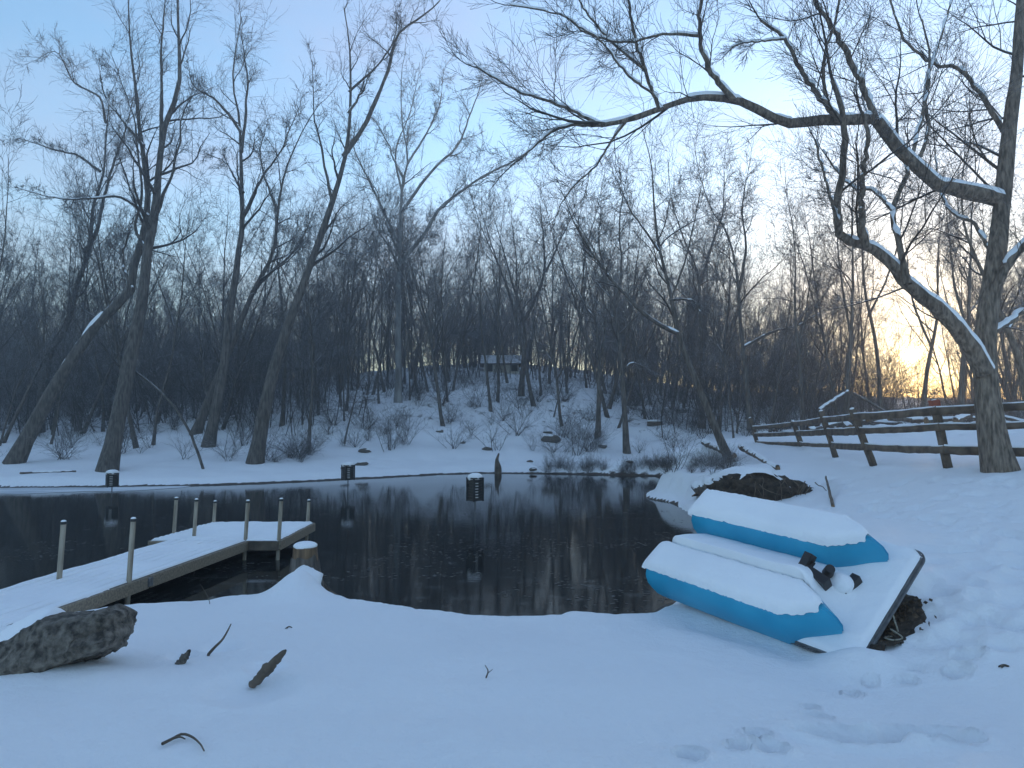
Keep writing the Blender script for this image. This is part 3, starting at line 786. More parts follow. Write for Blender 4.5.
def scatter_wood():
    rg = np.random.default_rng(5)
    pts = []
    def ok(x, y, dmin):
        for (a, b_) in pts:
            if (a - x) ** 2 + (b_ - y) ** 2 < dmin * dmin:
                return False
        return True
    n = 0
    zones = [  # count, px range, depth range, label, group
        (85, (-60, 345), (31, 62), 'bare slender tree among many in the wood behind the left bank', 'trees of the left wood'),
        (105, (300, 720), (37, 66), 'bare slender tree among many on the snowy hillside across the pond', 'trees of the hillside wood'),
        (80, (715, 1120), (30, 66), 'bare slender tree among many in the wood beyond the wooden fence', 'trees of the wood beyond the fence')]
    for cnt, (p0, p1), (d0, d1), lab, grp in zones:
        k = 0; tries = 0
        while k < cnt and tries < 8000:
            tries += 1
            D = math.sqrt(rg.uniform(d0 ** 2, d1 ** 2)); px = rg.uniform(p0, p1)
            x = (px - 512) / F_PX * D; y = D
            if x > 6 and D < 30 or shore_sd(np.array([x]), np.array([y]))[0] < 3 or not ok(x, y, 1.1):
                continue
            if px > 895 and px < 932 or (px > 870 and px < 960 and rg.random() < .6):
                continue
            if 455 < px < 540 and D < 60 and rg.random() < .5:
                continue
            pts.append((x, y)); k += 1
            s = rg.uniform(.62, 1.05) * (1.0 if D < 48 else .95)
            if rg.random() < .3:
                s *= .6
            place_tree(x, y, s, int(rg.integers(0, len(VAR))), rg.uniform(0, 6.28), lab, grp, tilt=(rg.normal() * .05, rg.normal() * .05))

scatter_wood()

def patch_mesh(name, seed, N, wx, wy, H0, H1, levels, rmin, rk, stem_up=.28, sides=3):
    """a stand of small trees that reads as one mass, on level ground about the origin"""
    rg = np.random.default_rng(seed); n = 6
    x = rg.uniform(-wx / 2, wx / 2, N); y = rg.uniform(-wy / 2, wy / 2, N)
    P = np.zeros((N, n, 3)); H = rg.uniform(H0, H1, N)
    d = rg.normal(size=(N, 3)) * stem_up; d[:, 2] = 1; p = np.stack([x, y, np.full(N, -.5)], 1); P[:, 0] = p
    for s_ in range(1, n):
        d = d + rg.normal(size=d.shape) * .1; d[:, 2] += .05; d /= np.linalg.norm(d, axis=1, keepdims=True); p = p + d * (H / (n - 1))[:, None]; P[:, s_] = p
    Rd = (H * rk)[:, None] * (1 - .88 * np.linspace(0, 1, n)[None])
    parts = [tubes(P, Rd, 4)]
    for k, a, l_, n_ in levels:
        P, Rd = grow(P, Rd, k, .1, 1, a, l_, .6, n_, .18, .04, rg, rmin); parts.append(tubes(P, Rd, sides))
    v, f = cat_meshes(parts)
    me = mesh_np(name, v, f); me.materials.append(M['twig'])
    return me

def place_patch(name, me, x, y, label, cat, group, s=1.0, rz=0.0):
    o = bpy.data.objects.new(name, me); col.objects.link(o)
    e = 3.0
    zz = terrain(np.array([x, x + e, x - e, x, x]), np.array([y, y, y, y + e, y - e]), False)
    nx, ny = -(zz[1] - zz[2]) / (2 * e), -(zz[3] - zz[4]) / (2 * e)
    q = Vector((nx, ny, 1)).normalized().to_track_quat('Z', 'Y')
    m = Matrix.Translation((x, y, float(zz.mean()))) @ Matrix.Shear('XY', 4, (0, 0)) @ Matrix(((1, 0, 0, 0), (0, 1, 0, 0), (-nx, -ny, 1, 0), (0, 0, 0, 1))) @ Matrix.Rotation(rz, 4, 'Z') @ Matrix.Scale(s, 4)
    o.matrix_world = m
    tag(o, label, cat, group, 'stuff')

def mass_wood():
    rg = np.random.default_rng(9)
    th = [patch_mesh('thicket', 700 + i, 70, 13, 8, 2.2, 7.5, ((7, 55, .42, 4), (6, 45, .6, 3), (3, 40, .6, 2)), .006, .0055) for i in range(2)]
    fw = [patch_mesh('far_wood', 720 + i, 34, 24, 12, 8, 14, ((11, 42, .3, 4), (7, 42, .6, 3), (3, 40, .6, 2)), .011, .0075, .07) for i in range(2)]
    SUNGAP = (845, 1060)
    for i, D in enumerate((39, 47, 55, 63)):
        w = 11.0
        n = int(2 * D * .86 / w)
        for k in range(n + 1):
            x = (-.5 + k / n) * 2 * D * .86 + rg.uniform(-2, 2)
            y = D + rg.uniform(-2, 2)
            gap = SUNGAP[0] < 512 + F_PX * x / y < SUNGAP[1] and D > 45
            if -9 < x < 8 and y < 50 or (x > 5 and y < 36) or shore_sd(np.array([x]), np.array([y]))[0] < 8:
                continue
            place_patch('thicket', th[(i + k) % 2], x, y, 'tangle of saplings and vines filling the wood between the trunks', 'undergrowth', 'tangled undergrowth of the wood', rg.uniform(.32, .45) if gap else rg.uniform(.75, 1.1), rg.uniform(-.3, .3) + math.pi * (k % 2))
    for i, D in enumerate((72, 84, 98, 114)):
        w = 21.0
        n = int(2 * D * .9 / w)
        for k in range(n + 1):
            x = (-.5 + k / n) * 2 * D * .9 + rg.uniform(-3, 3)
            if SUNGAP[0] - 10 < 512 + F_PX * x / D < SUNGAP[1]:
                continue
            place_patch('far_wood', fw[(i + k) % 2], x, D + rg.uniform(-3, 3), 'far bare woodland reading as one grey mass behind the nearer trees', 'woodland', 'far woodland', rg.uniform(.85, 1.15), rg.uniform(-.3, .3) + math.pi * (k % 2))

mass_wood()

# ------------------------------------------------------------------ shrubs
SHR = []
def shrub_mesh(seed, H, stems, ks):
    rg = np.random.default_rng(seed)
    n = 7; P = np.zeros((stems, n, 3))
    for i in range(stems):
        d = np.array([rg.normal() * .45, rg.normal() * .45, 1.0]); d /= np.linalg.norm(d)
        p = np.array([rg.normal() * .12, rg.normal() * .12, -.08]); P[i, 0] = p
        L = H * rg.uniform(.5, 1.1)
        for s in range(1, n):
            d = d + rg.normal(size=3) * .1; d /= np.linalg.norm(d); p = p + d * L / (n - 1); P[i, s] = p
    Rd = np.maximum(rg.uniform(.008, .016, stems)[:, None] * (1 - .8 * np.linspace(0, 1, n)[None]), .004)
    parts = [tubes(P, Rd, 4)]
    for k, a in zip(ks, (40, 45)):
        P, Rd = grow(P, Rd, k, .15, 1, a, .45, .7, 4, .2, .02, rg, .0045); parts.append(tubes(P, Rd, 3))
    v, f = cat_meshes(parts)
    me = mesh_np('stems', v, f); me.materials.append(M['twig']); return me
for i in range(5):
    SHR.append(shrub_mesh(500 + i, 1.9, (7, 10, 14, 8, 18)[i], (6, 5)))

def place_shrub(x, y, s, v, label, group, squash=1.0, name='bare_shrub'):
    o = bpy.data.objects.new(name, SHR[v]); col.objects.link(o)
    o.location = (x, y, tz(x, y)); o.rotation_euler = (0, 0, (x * 7.1 + y * 3.3) % 6.28); o.scale = (s, s, s * squash)
    tag(o, label, 'shrub', group)

def scatter_shrubs():
    rg = np.random.default_rng(15)
    zones = [(130, (300, 720), (32, 52), 'bare twiggy shrub in the undergrowth on the hillside', 'undergrowth on the hillside'),
             (60, (-20, 330), (27.5, 46), 'bare twiggy shrub in the undergrowth behind the left bank', 'undergrowth behind the left bank'),
             (70, (740, 1060), (26, 46), 'bare twiggy shrub in the undergrowth beyond the fence', 'undergrowth beyond the fence')]
    for cnt, (p0, p1), (d0, d1), lab, grp in zones:
        for k in range(cnt):
            D = rg.uniform(d0, d1); px = rg.uniform(p0, p1); x = (px - 512) / F_PX * D
            if shore_sd(np.array([x]), np.array([D]))[0] < 1.5 or (x > 6 and D < 28):
                continue
            place_shrub(x, D, rg.uniform(.3, 1.2), int(rg.integers(0, 5)), lab, grp, squash=rg.uniform(.5, 1.1))
    # brambles at the waterline right of centre
    for k in range(70):
        px = rg.uniform(545, 735); p = hit(px, rg.uniform(464, 474))
        if p is None: continue
        place_shrub(p[0], p[1], rg.uniform(.2, .4), int(rg.integers(2, 5)), 'low dark bramble along the waterline right of centre', 'brambles on the far waterline', squash=.8, name='bramble')
    for (px, py, s) in [(292, 458, .7), (276, 462, .5), (300, 462, .5), (310, 455, .6)]:
        p = hit(px, py); place_shrub(p[0], p[1], s, 4, 'brown brush heap low beside the forking leaning tree', 'brush heap by the leaning tree', squash=.55)
    p = hit(676, 470); place_shrub(p[0], p[1], .75, 0, 'single leafless sapling at the water right of the straight tree', None)
scatter_shrubs()

# ------------------------------------------------------------------ boat

def build_boat():
    rg = np.random.default_rng(3)
    root = empty('twin_hull_boat', BO)
    root.rotation_mode = 'XYZ'
    root.rotation_euler = (BR, BP, BY)
    tag(root, 'upturned blue plastic twin hull boat under thick snow on the near bank', 'boat')
    # deck plate with rounded corners
    def outline(x0, x1, y0, y1, r, k=6):
        o = []
        for (cx, cy, a0) in [(x1 - r, y0 + r, -90), (x1 - r, y1 - r, 0), (x0 + r, y1 - r, 90), (x0 + r, y0 + r, 180)]:
            for i in range(k + 1):
                a = R_(a0 + 90 * i / k); o.append((cx + r * math.cos(a), cy + r * math.sin(a)))
        return o
    def slab(name, ol, z0, z1, mat, bev=.008):
        bm = bmesh.new()
        lo = [bm.verts.new((x, y, z0)) for x, y in ol]; hi = [bm.verts.new((x, y, z1)) for x, y in ol]
        bm.faces.new(lo[::-1]); bm.faces.new(hi)
        for i in range(len(ol)):
            j = (i + 1) % len(ol); bm.faces.new((lo[i], lo[j], hi[j], hi[i]))
        return bm_obj(name, bm, mat, root)
    slab('deck', outline(.10, BL, .03, BW, .11), -.028, -.002, M['rim'])
    slab('rim', outline(.09, BL + .018, .02, BW + .018, .12), -.05, -.03, M['rim'])
    # two pontoons: straight sided, blunt at one end and wedge shaped at the other
    def hull(v0, v1):
        vm = (v0 + v1) / 2
        bot = [(.02, v0 + .01), (BK, v0 + .01), (BT, vm), (BK, v1 - .01), (.02, v1 - .01)]
        # finer outline for soft corners
        lv = [(-.11, .03, .05), (-.04, .0, .02), (.05, -.012, .0), (.13, -.018, -.01), (.22, -.006, .0), (BH - .035, .03, .03), (BH, .07, .07)]
        bm = bmesh.new(); rings = []
        for (w, ins, uin) in lv:
            ring = []
            pts = [(.02 + uin, v0 + .01 + ins), (BK * .5, v0 + .01 + ins * .9), (BK - uin * .5, v0 + .01 + ins), (BT - uin * 2.2, vm), (BK - uin * .5, v1 - .01 - ins), (BK * .5, v1 - .01 - ins * .9), (.02 + uin, v1 - .01 - ins)]
            for (u, v) in pts:
                ring.append(bm.verts.new((u, v, w)))
            rings.append(ring)
        for a, b in zip(rings[:-1], rings[1:]):
            for i in range(7):
                j = (i + 1) % 7; bm.faces.new((a[i], a[j], b[j], b[i]))
        bm.faces.new(rings[-1]); bm.faces.new(rings[0][::-1])
        sharp = [e for e in bm.edges if abs(e.verts[0].co.z - e.verts[1].co.z) > .005]
        bmesh.ops.bevel(bm, geom=sharp, offset=.022, segments=3, affect='EDGES', clamp_overlap=True)
        h = bm_obj('hull', bm, M['hull'], root, smooth=True)
        h.data.set_sharp_from_angle(angle=R_(32))
        return h
    hull(.0, BHW); hull(BW - BHW, BW)
    # snow caps on both hulls
    def cap(v0, v1, seed, th):
        nu, nt = 90, 26
        us = np.linspace(.03, BT - .10, nu)
        vm = (v0 + v1) / 2; V = []
        for iu, u in enumerate(us):
            hw = (v1 - v0) / 2 - .055
            if u > BK:
                hw *= max(.06, 1 - (u - BK) / (BT - .09 - BK)) ** .8
            for it in range(nt):
                t = -1 + 2 * it / (nt - 1)
                e = abs(t) ** 5
                endf = min(1, (u - .03) / .12, (BT - .10 - u) / .10); endf = max(0, endf) ** .5
                jag = .035 * (vnoise(np.array([u * 34]), np.array([seed + t * .5]), 41)[0] + .45 * vnoise(np.array([u * 90]), np.array([seed * 2 + t]), 42)[0])
                und = .014 * fbm(np.array([u * 2.2]), np.array([t * 1.2 + seed]), 44, 3)[0]
                w = BH - .02 + (th + .02 + und) * (1 - e) * (.25 + .75 * endf) + (jag - .012) * e
                V.append((u + .03 * (endf - 1), vm + t * (hw + .018), w))
        idx = np.arange(nu * nt).reshape(nu, nt)
        q = np.stack([idx[:-1, :-1], idx[1:, :-1], idx[1:, 1:], idx[:-1, 1:]], -1).reshape(-1, 4)
        link('snow', mesh_np('snow', V, q), M['snow'], root)
    cap(.0, BHW, 1, .06); cap(BW - BHW, BW, 5, .06)
    # snow lying on the deck: between the hulls and on the open end
    nu, nv = 110, 80
    us = np.linspace(.05, BL - .005, nu); vs = np.linspace(.035, BW + .005, nv)
    U, Vv = np.meshgrid(us, vs, indexing='ij')
    def hullmask(v0, v1, grow_):
        vm = (v0 + v1) / 2; hw = (v1 - v0) / 2
        lim = np.where(U > BK, hw * np.clip((BT - U) / (BT - BK), 0, 1), hw)
        return lim - np.abs(Vv - vm)     # >0 inside
    m1 = hullmask(0, BHW, 0); m2 = hullmask(BW - BHW, BW, 0)
    tun = np.clip((Vv - BHW) / (BW - 2 * BHW), 0, 1)
    inner = .34 * (1 - tun) ** .9 * sstep(BT + .12, BK - .25, U) + .08
    inner = inner * sstep(-.12, .22, U) + .10 * (1 - tun) * sstep(.3, .0, np.abs(U - BK - .05))
    plat = .045 + .02 * fbm(U * 3, Vv * 3, 51, 3)
    a = sstep(BK - .1, BT + .05, U)
    w = inner * (1 - a) + np.maximum(plat, inner * .35) * a + .02 * fbm(U * 4, Vv * 4, 53, 3)
    outer = Vv < BHW / 2
    w = np.where(outer & (m1 < .03), np.minimum(w, np.where(U < BK - .02, -.02, .035 + .02 * fbm(U * 5, Vv * 5, 3, 2))), w)
    w = np.where(m1 > .03, .02, w); w = np.where(m2 > .03, .02, w)
    edge = np.minimum.reduce([BL - U, Vv - .035, BW + .005 - Vv])
    # rounded deck corners
    rc = .11
    cu = np.maximum(U - (BL - rc), 0); cv = np.maximum(np.maximum(rc - Vv, Vv - (BW - rc)), 0)
    dc = np.hypot(cu, cv)
    w = np.where((cu > 0) & (cv > 0) & (dc > rc - .02), -.02, w)
    w = -.015 + (w + .015) * sstep(-.005, .05, edge) ** .5
    V = np.stack([U, Vv, w], -1).reshape(-1, 3)
    idx = np.arange(nu * nv).reshape(nu, nv)
    q = np.stack([idx[:-1, :-1], idx[1:, :-1], idx[1:, 1:], idx[:-1, 1:]], -1)
    bad = ((cu > 0) & (cv > 0) & (dc > rc + .01))
    ok = ~(bad[:-1, :-1] | bad[1:, :-1] | bad[1:, 1:] | bad[:-1, 1:])
    link('snow', mesh_np('snow', V, q[ok]), M['snow'], root)
    # black motor bracket between the hulls
    Rm = root.rotation_euler.to_matrix()
    def local(px, py, w):
        d = Vector(ray(px, py)); o = Vector((0, 0, EYE)) - Vector(BO)
        nrm = Rm @ Vector((0, 0, 1)); t = (w - o.dot(nrm)) / d.dot(nrm)
        return Rm.inverted() @ (o + d * t)
    def bar(name, a, b, wd, ht, mat, bev=.006, par=root):
        a, b = Vector(a), Vector(b); d = b - a; L = d.length
        z = Vector((0, 0, 1)); x = d.normalized(); y = z.cross(x).normalized(); z2 = x.cross(y)
        Mx = Matrix((x, y, z2)).transposed().to_4x4(); Mx.translation = (a + b) / 2
        return bm_obj(name, box_bm((L, wd, ht), Mx), mat, par, bevel=bev)
    br = bar('motor_bracket', local(800, 566, .30), local(828, 585, .26), 0.085, .10, M['black'])
    bar('clamp', local(803, 570, .30), local(811, 554, .37), .08, .09, M['black'], par=br)
    bar('clamp', local(806, 572, .29), local(814, 562, .33), .03, .03, M['black'], par=br)
    bm = bmesh.new()
    c = local(829, 571, .27)
    bmesh.ops.create_cone(bm, cap_ends=True, segments=16, radius1=.05, radius2=.042, depth=.10, matrix=Matrix.Translation(c) @ Matrix.Rotation(.6, 4, 'Y'))
    bm_obj('knob', bm, M['black'], br, bevel=.006)
    bar('mounting_plate', local(843, 594, .07), local(858, 578, .08), .08, .10, M['black'], par=br)
    # snow lump between knob and plate
    bm = bmesh.new(); bmesh.ops.create_icosphere(bm, subdivisions=3, radius=1, matrix=Matrix.Translation(local(840, 583, .13)) @ Matrix.Diagonal((.12, .10, .09, 1)))
    bm_obj('snow', bm, M['snow'], root, smooth=True)
    # mooring rope hanging from the open end
    A = Vector((BL + .02, .62, -.04)); 
    Rw = Rm.inverted()
    a_w = Rm @ A + Vector(BO)
    g = hit(905, 640)
    pts = [np.array(a_w), np.array(a_w) + np.array([.03, -.02, -.15]), np.array([g[0] - .1, g[1] + .03, g[2] + .08]), g + np.array([-.02, 0, .02]), g + np.array([-.12, -.05, .015]), g + np.array([-.16, .02, .012]), g + np.array([-.08, .05, .014])]
    v, f = tubes(spline(pts, 40)[None], np.full((1, 40), .007), 6)
    tag(link('mooring_rope', mesh_np('mooring_rope', v, f), M['rope']), 'thin pale rope hanging from the open end of the blue boat', 'rope')

build_boat()

def leaf_litter():
    rg = np.random.default_rng(8)
    c = on_z(880, 638, -.27)
    V, Q = [], []
    # dark bare earth, a shallow uneven patch just above the ground
    n = 26
    for i in range(n):
        for j in range(n):
            u, v = -1 + 2 * i / (n - 1), -1 + 2 * j / (n - 1)
            x = c[0] + u * .42 + v * .10; y = c[1] + v * .42 + u * .08
            r = math.hypot(u, v) + .35 * float(fbm(np.array([u * 2.2]), np.array([v * 2.2]), 6, 3)[0])
            V.append((x, y, (.035 + .03 * float(fbm(np.array([u * 6]), np.array([v * 6]), 7, 2)[0]) if r < .95 else -.06)))
    idx = np.arange(n * n).reshape(n, n)
    q = np.stack([idx[:-1, :-1], idx[1:, :-1], idx[1:, 1:], idx[:-1, 1:]], -1).reshape(-1, 4)
    V = np.array(V); V[:, 2] += terrain(V[:, 0], V[:, 1], False)
    tag(link('bare_soil', mesh_np('bare_soil', V, q), M['soil']), kind='structure', label='dark bare soil under the open end of the boat')
    V, Q = [], []
    for k in range(900):
        a = rg.uniform(0, 6.28); r = abs(rg.normal()) * .15
        x = c[0] + r * math.cos(a) * 1.2; y = c[1] + r * math.sin(a); z = rg.uniform(.03, .085)
        s = rg.uniform(.012, .035); d1 = rg.normal(size=3); d1 /= np.linalg.norm(d1); d2 = np.cross(d1, rg.normal(size=3)); d2 /= np.linalg.norm(d2)
        p = np.array([x, y, z]); b = len(V)
        V += [p - d1 * s, p - d2 * s * .5, p + d1 * s, p + d2 * s * .5]; Q.append((b, b + 1, b + 2, b + 3))
    V = np.array(V); cc = V.reshape(-1, 4, 3).mean(1); V[:, 2] += np.repeat(terrain(cc[:, 0], cc[:, 1], False), 4)
    tag(link('leaf_litter', mesh_np('leaf_litter', V, Q, False), M['leaf']), 'scattered dead leaves on dark soil under the open end of the boat', 'leaves', kind='stuff')
leaf_litter()

# ------------------------------------------------------------------ dock
DZ = -.33
def build_dock():
    rg = random.Random(4); ng = np.random.default_rng(4)
    root = empty('floating_dock', (-5.1, 9.5, DZ))
    tag(root, 'snow covered wooden dock reaching into the pond with a wider end', 'dock')
    ox, oy, oz = root.location
    def bx(name, x0, x1, y0, y1, z0, z1, mat, bev=.006, par=root):
        bm = box_bm((x1 - x0, y1 - y0, z1 - z0), Matrix.Translation(((x0 + x1) / 2 - ox, (y0 + y1) / 2 - oy, (z0 + z1) / 2 - oz)))
        return bm_obj(name, bm, mat, par, bevel=bev, seg=1)
    # walkway along Y, slightly skewed in plan
    def xl(y): return -5.98 + (y - 8) * .11
    def xr(y): return -4.78 + (y - 7.55) * .11
    y = 5.9
    pm = None
    w = .138
    bmp = box_bm((1.2, w, .034)); mp = bpy.data.meshes.new('plank'); bmp.to_mesh(mp); bmp.free(); mp.materials.append(M['plank'])
    def plank(x0, x1, y0, y1):
        o = bpy.data.objects.new('plank', mp); col.objects.link(o); o.parent = root
        o.location = ((x0 + x1) / 2 - ox, (y0 + y1) / 2 - oy, DZ - .02 - oz + rg.uniform(-.003, .003)); o.scale = ((x1 - x0) / 1.2, (y1 - y0) / w, 1)
    bml = box_bm((w, 1.0, .034)); ml = bpy.data.meshes.new('plank'); bml.to_mesh(ml); bml.free(); ml.materials.append(M['plank'])
    ye = 11.3; NB = 8
    for i in range(NB):
        cuts = [5.9, 8.1 + .0 * i, ye - .01]
        for ya, yb in zip(cuts[:-1], cuts[1:]):
            o = bpy.data.objects.new('plank', ml); col.objects.link(o); o.parent = root
            ym = (ya + yb) / 2; wd = (xr(ym) - xl(ym)) / NB
            o.location = (xl(ym) + wd * (i + .5) - ox, ym - oy, DZ - .02 - oz + rg.uniform(-.003, .003)); o.scale = ((wd - .012) / w, yb - ya - .008, 1); o.rotation_euler = (0, 0, -math.atan(.11))
    y = ye + .01
    while y < 13.2:
        plank(-5.95 + (y - 11.3) * .08, -3.84 + (y - 11.3) * .0, y, y + w); y += w + .012
    yl = y
    # edge boards
    def board(a, b, h=.15, t=.04, mat='wood'):
        a = Vector((a[0] - ox, a[1] - oy, DZ - h / 2 - .005 - oz)); b = Vector((b[0] - ox, b[1] - oy, DZ - h / 2 - .005 - oz))
        d = b - a; Mx = Matrix.Translation((a + b) / 2) @ Matrix.Rotation(math.atan2(d.y, d.x), 4, 'Z')
        bm = box_bm((d.length, t, h))
        o = bm_obj('edge_board', bm, M[mat], root, bevel=.005, seg=1); o.matrix_local = Mx
    board((xr(6.3) + .025, 6.3), (xr(8.75) + .025, 8.75)); board((xr(8.79) + .025, 8.79), (xr(ye) + .025, ye))
    board((xl(5.9) - .025, 5.9), (xl(ye) - .025, ye))
    board((xr(ye) + .05, ye - .03), (-3.83, ye - .03), mat='wood_dark'); board((-3.815, ye - .02), (-3.815, yl)); board((-5.95, ye - .03), (xl(ye) - .05, ye - .03)); board((-5.83, yl + .02), (-3.83, yl + .02)); board((-5.97, ye), (-5.83, yl))
    # posts with dark caps
    def post(px, D, htop, dx=0):
        x = (px - 512) / F_PX * D
        bm = bmesh.new()
        z0, z1 = ZW - .55, DZ + htop
        lean = .03
        r = .031
        bmesh.ops.create_cone(bm, cap_ends=True, segments=14, radius1=r, radius2=r, depth=z1 - z0, matrix=Matrix.Translation((x + dx - ox, D - oy, (z0 + z1) / 2 - oz)) @ Matrix.Rotation(R_(dx * 40 + 2.5), 4, 'Y'))
        o = bm_obj('post', bm, M['pipe'], root, smooth=True); o.data.set_sharp_from_angle(angle=R_(40))
        tx = x + dx + math.sin(R_(dx * 40 + 2.5)) * (z1 - z0) / 2
        bm = bmesh.new(); bmesh.ops.create_cone(bm, cap_ends=True, segments=14, radius1=r + .006, radius2=r + .004, depth=.035, matrix=Matrix.Translation((tx - ox, D - oy, z1 - oz)))
        bm_obj('post_cap', bm, M['black'], o, bevel=.004)
        bm = bmesh.new(); bmesh.ops.create_uvsphere(bm, u_segments=12, v_segments=6, radius=1, matrix=Matrix.Translation((tx - ox, D - oy, z1 + .018 - oz)) @ Matrix.Diagonal((r, r, .02, 1)))
        bm_obj('snow', bm, M['snow'], o, smooth=True)
    post(65, 8.55, .70); post(134, 8.45, .75); post(177, 12.0, .6); post(197, 11.6, .62); post(248, 11.33, .63); post(281, 11.33, .66); post(216, 13.2, .4); post(309, 13.2, .42)
    bx('bracket', xr(8.77) - .002, xr(8.77) + .06, 8.72, 8.82, DZ - .13, DZ - .02, M['metal'])
    # snow sheet, faintly showing the planks and old footprints
    def snow_sheet(fl, fr, y0, y1, nu, nv, lengthwise=False):
        Y, T = np.meshgrid(np.linspace(y0, y1, nv), np.linspace(0, 1, nu), indexing='ij')
        lo = fl(Y) + 0 * Y; hi = fr(Y) + 0 * Y
        X = lo + (hi - lo) * T
        ed = np.clip(np.minimum(np.minimum(T, 1 - T) * (hi - lo) / .035, np.minimum(Y - y0, y1 - Y) / .035 + .02), 0, 1) ** .5
        gr = np.abs(np.sin(np.pi * 8 * T)) ** .5 if lengthwise else np.abs(np.sin(np.pi * (Y - 5.9) / (w + .012))) ** .4
        h = .008 + .030 * ed * (.3 + .7 * gr) + .014 * fbm(X * 3, Y * 3, 61, 3) * ed + .012 * vnoise(X * 14, Y * 2.2, 63) * ed
        pr = fbm(X * 2.2 + 7, Y * 1.5, 67, 3)
        h = h - .05 * (gr < .5) * np.clip((pr + .22) / .2, 0, 1)
        V = np.stack([X - ox, Y - oy, DZ - .012 + h - oz], -1).reshape(-1, 3)
        idx = np.arange(nu * nv).reshape(nv, nu)
        q = np.stack([idx[:-1, :-1], idx[:-1, 1:], idx[1:, 1:], idx[1:, :-1]], -1).reshape(-1, 4)
        link('snow', mesh_np('snow', V, q), M['snow'], root)
    snow_sheet(xl, xr, 5.8, ye + .0, 130, 150, True)
    snow_sheet(lambda y: -5.95 + (y - 11.3) * .08, lambda y: -3.84, ye - .015, yl, 50, 120)
build_dock()

# ------------------------------------------------------------------ rocks, stumps, sticks
def rock(name, label, c, size, seed, rot=0, mat='rock', snow=0, tilt=0, cat='rock', sub=4, group=None, jag=.35):
    rg = np.random.default_rng(seed)
    bm = bmesh.new(); bmesh.ops.create_icosphere(bm, subdivisions=sub, radius=1)
    # planes cut the ball to a broken stone
    pl = [(lambda v: v / np.linalg.norm(v))(rg.normal(size=3)) for _ in range(13)]; dd = rg.uniform(.55, .95, 13)
    for v in bm.verts:
        p = np.array(v.co)
        for a, d in zip(pl, dd):
            k = p @ a - d
            if k > 0: p = p - a * k * .9
        q = p * 2.1 + seed
        p = p * (1 + jag * .5 * float(fbm(np.array([q[0] + q[2] * .7]), np.array([q[1] - q[2] * .6]), seed, 4)[0]))
        v.co = p
    o = bm_obj(name, bm, M[mat], None, smooth=True)
    o.location = c; o.rotation_euler = (0, tilt, rot); o.scale = size
    tag(o, label, cat, group)
    return o

# leaning slab-like boulder: an outline with a flat broken face turned to the pond
p = hit(50, 672)
def boulder():
    rg = np.random.default_rng(2)
    D = 4.62
    sil = [(-45, 672), (-18, 655), (4, 641), (26, 629), (46, 618), (64, 617), (84, 614), (104, 611), (113, 614), (113, 626), (108, 640), (104, 649), (88, 656), (66, 664), (42, 672), (10, 677), (-35, 683)]
    front = [at(a, b, D - (.12 if i >= 10 else 0)) for i, (a, b) in enumerate(sil)]
    c = np.mean(front, axis=0)
    bm = bmesh.new()
    def ring(s, dy, dz):
        return [bm.verts.new(((q[0] - c[0]) * s, (q[1] - c[1]) * s + dy, (q[2] - c[2]) * s + dz)) for q in front]
    rs = [ring(.5, -.10, -.01), ring(.94, -.05, .0), ring(1, 0, 0), ring(1.02, .16, -.02), ring(.9, .34, -.08), ring(.6, .45, -.14)]
    for a, b in zip(rs[:-1], rs[1:]):
        for i in range(len(sil)):
            j = (i + 1) % len(sil); bm.faces.new((a[i], a[j], b[j], b[i]))
    bm.faces.new(rs[0][::-1]); bm.faces.new(rs[-1])
    bmesh.ops.triangulate(bm, faces=[f for f in bm.faces if len(f.verts) > 4])
    bmesh.ops.subdivide_edges(bm, edges=bm.edges[:], cuts=6, use_grid_fill=True, smooth=.05)
    bm.normal_update()
    co = np.array([v.co[:] for v in bm.verts]); no = np.array([v.normal[:] for v in bm.verts])
    k = fbm(co[:, 0] * 5 + co[:, 2] * 3, co[:, 1] * 4 + co[:, 2] * 5, 71, 3)
    k2 = fbm(co[:, 0] * 13 + co[:, 2] * 7, co[:, 1] * 9 + co[:, 2] * 12, 72, 3)
    k3 = fbm(co[:, 0] * 45 + co[:, 2] * 21, co[:, 1] * 30 + co[:, 2] * 44, 73, 2)
    off = .035 * k + .022 * (np.abs(k2) * 2 - .4) + .012 * k3
    co = co + no * off[:, None]
    for v, q in zip(bm.verts, co): v.co = q
    o = bm_obj('boulder', bm, M['rock'], None, smooth=True)
    o.location = c
    tag(o, 'large grey leaning boulder half buried in snow at the lower left edge', 'rock')
    # snow heaped on its back
    nu, nv = 44, 20
    V = []
    for i in range(nu):
        s = i / (nu - 1)
        k = s * 4.6; a = int(min(6, k)); fr_ = k - a
        q = front[a] * (1 - fr_) + front[a + 1] * fr_
        m = sstep(1.0, .55, s)
        for j in range(nv):
            t = j / (nv - 1)
            x = q[0] - .02 * t; y = q[1] + .02 + .75 * t
            zz = q[2] + .02 + .11 * float(m) * math.sin(min(1, t * 3) * 1.57) - .02
            g = tz(x, y) - .02
            f_ = float(sstep(.25, 1, t))
            V.append((x, y, (zz + .03 * float(fbm(np.array([x * 4]), np.array([y * 4]), 5, 3)[0])) * (1 - f_) + g * f_ - .25 * float(sstep(.7, 1, s))))
    idx = np.arange(nu * nv).reshape(nu, nv)
    q = np.stack([idx[:-1, :-1], idx[1:, :-1], idx[1:, 1:], idx[:-1, 1:]], -1).reshape(-1, 4)
    so = link('snow', mesh_np('snow', np.array(V) - c, q), M['snow'], o)
boulder()

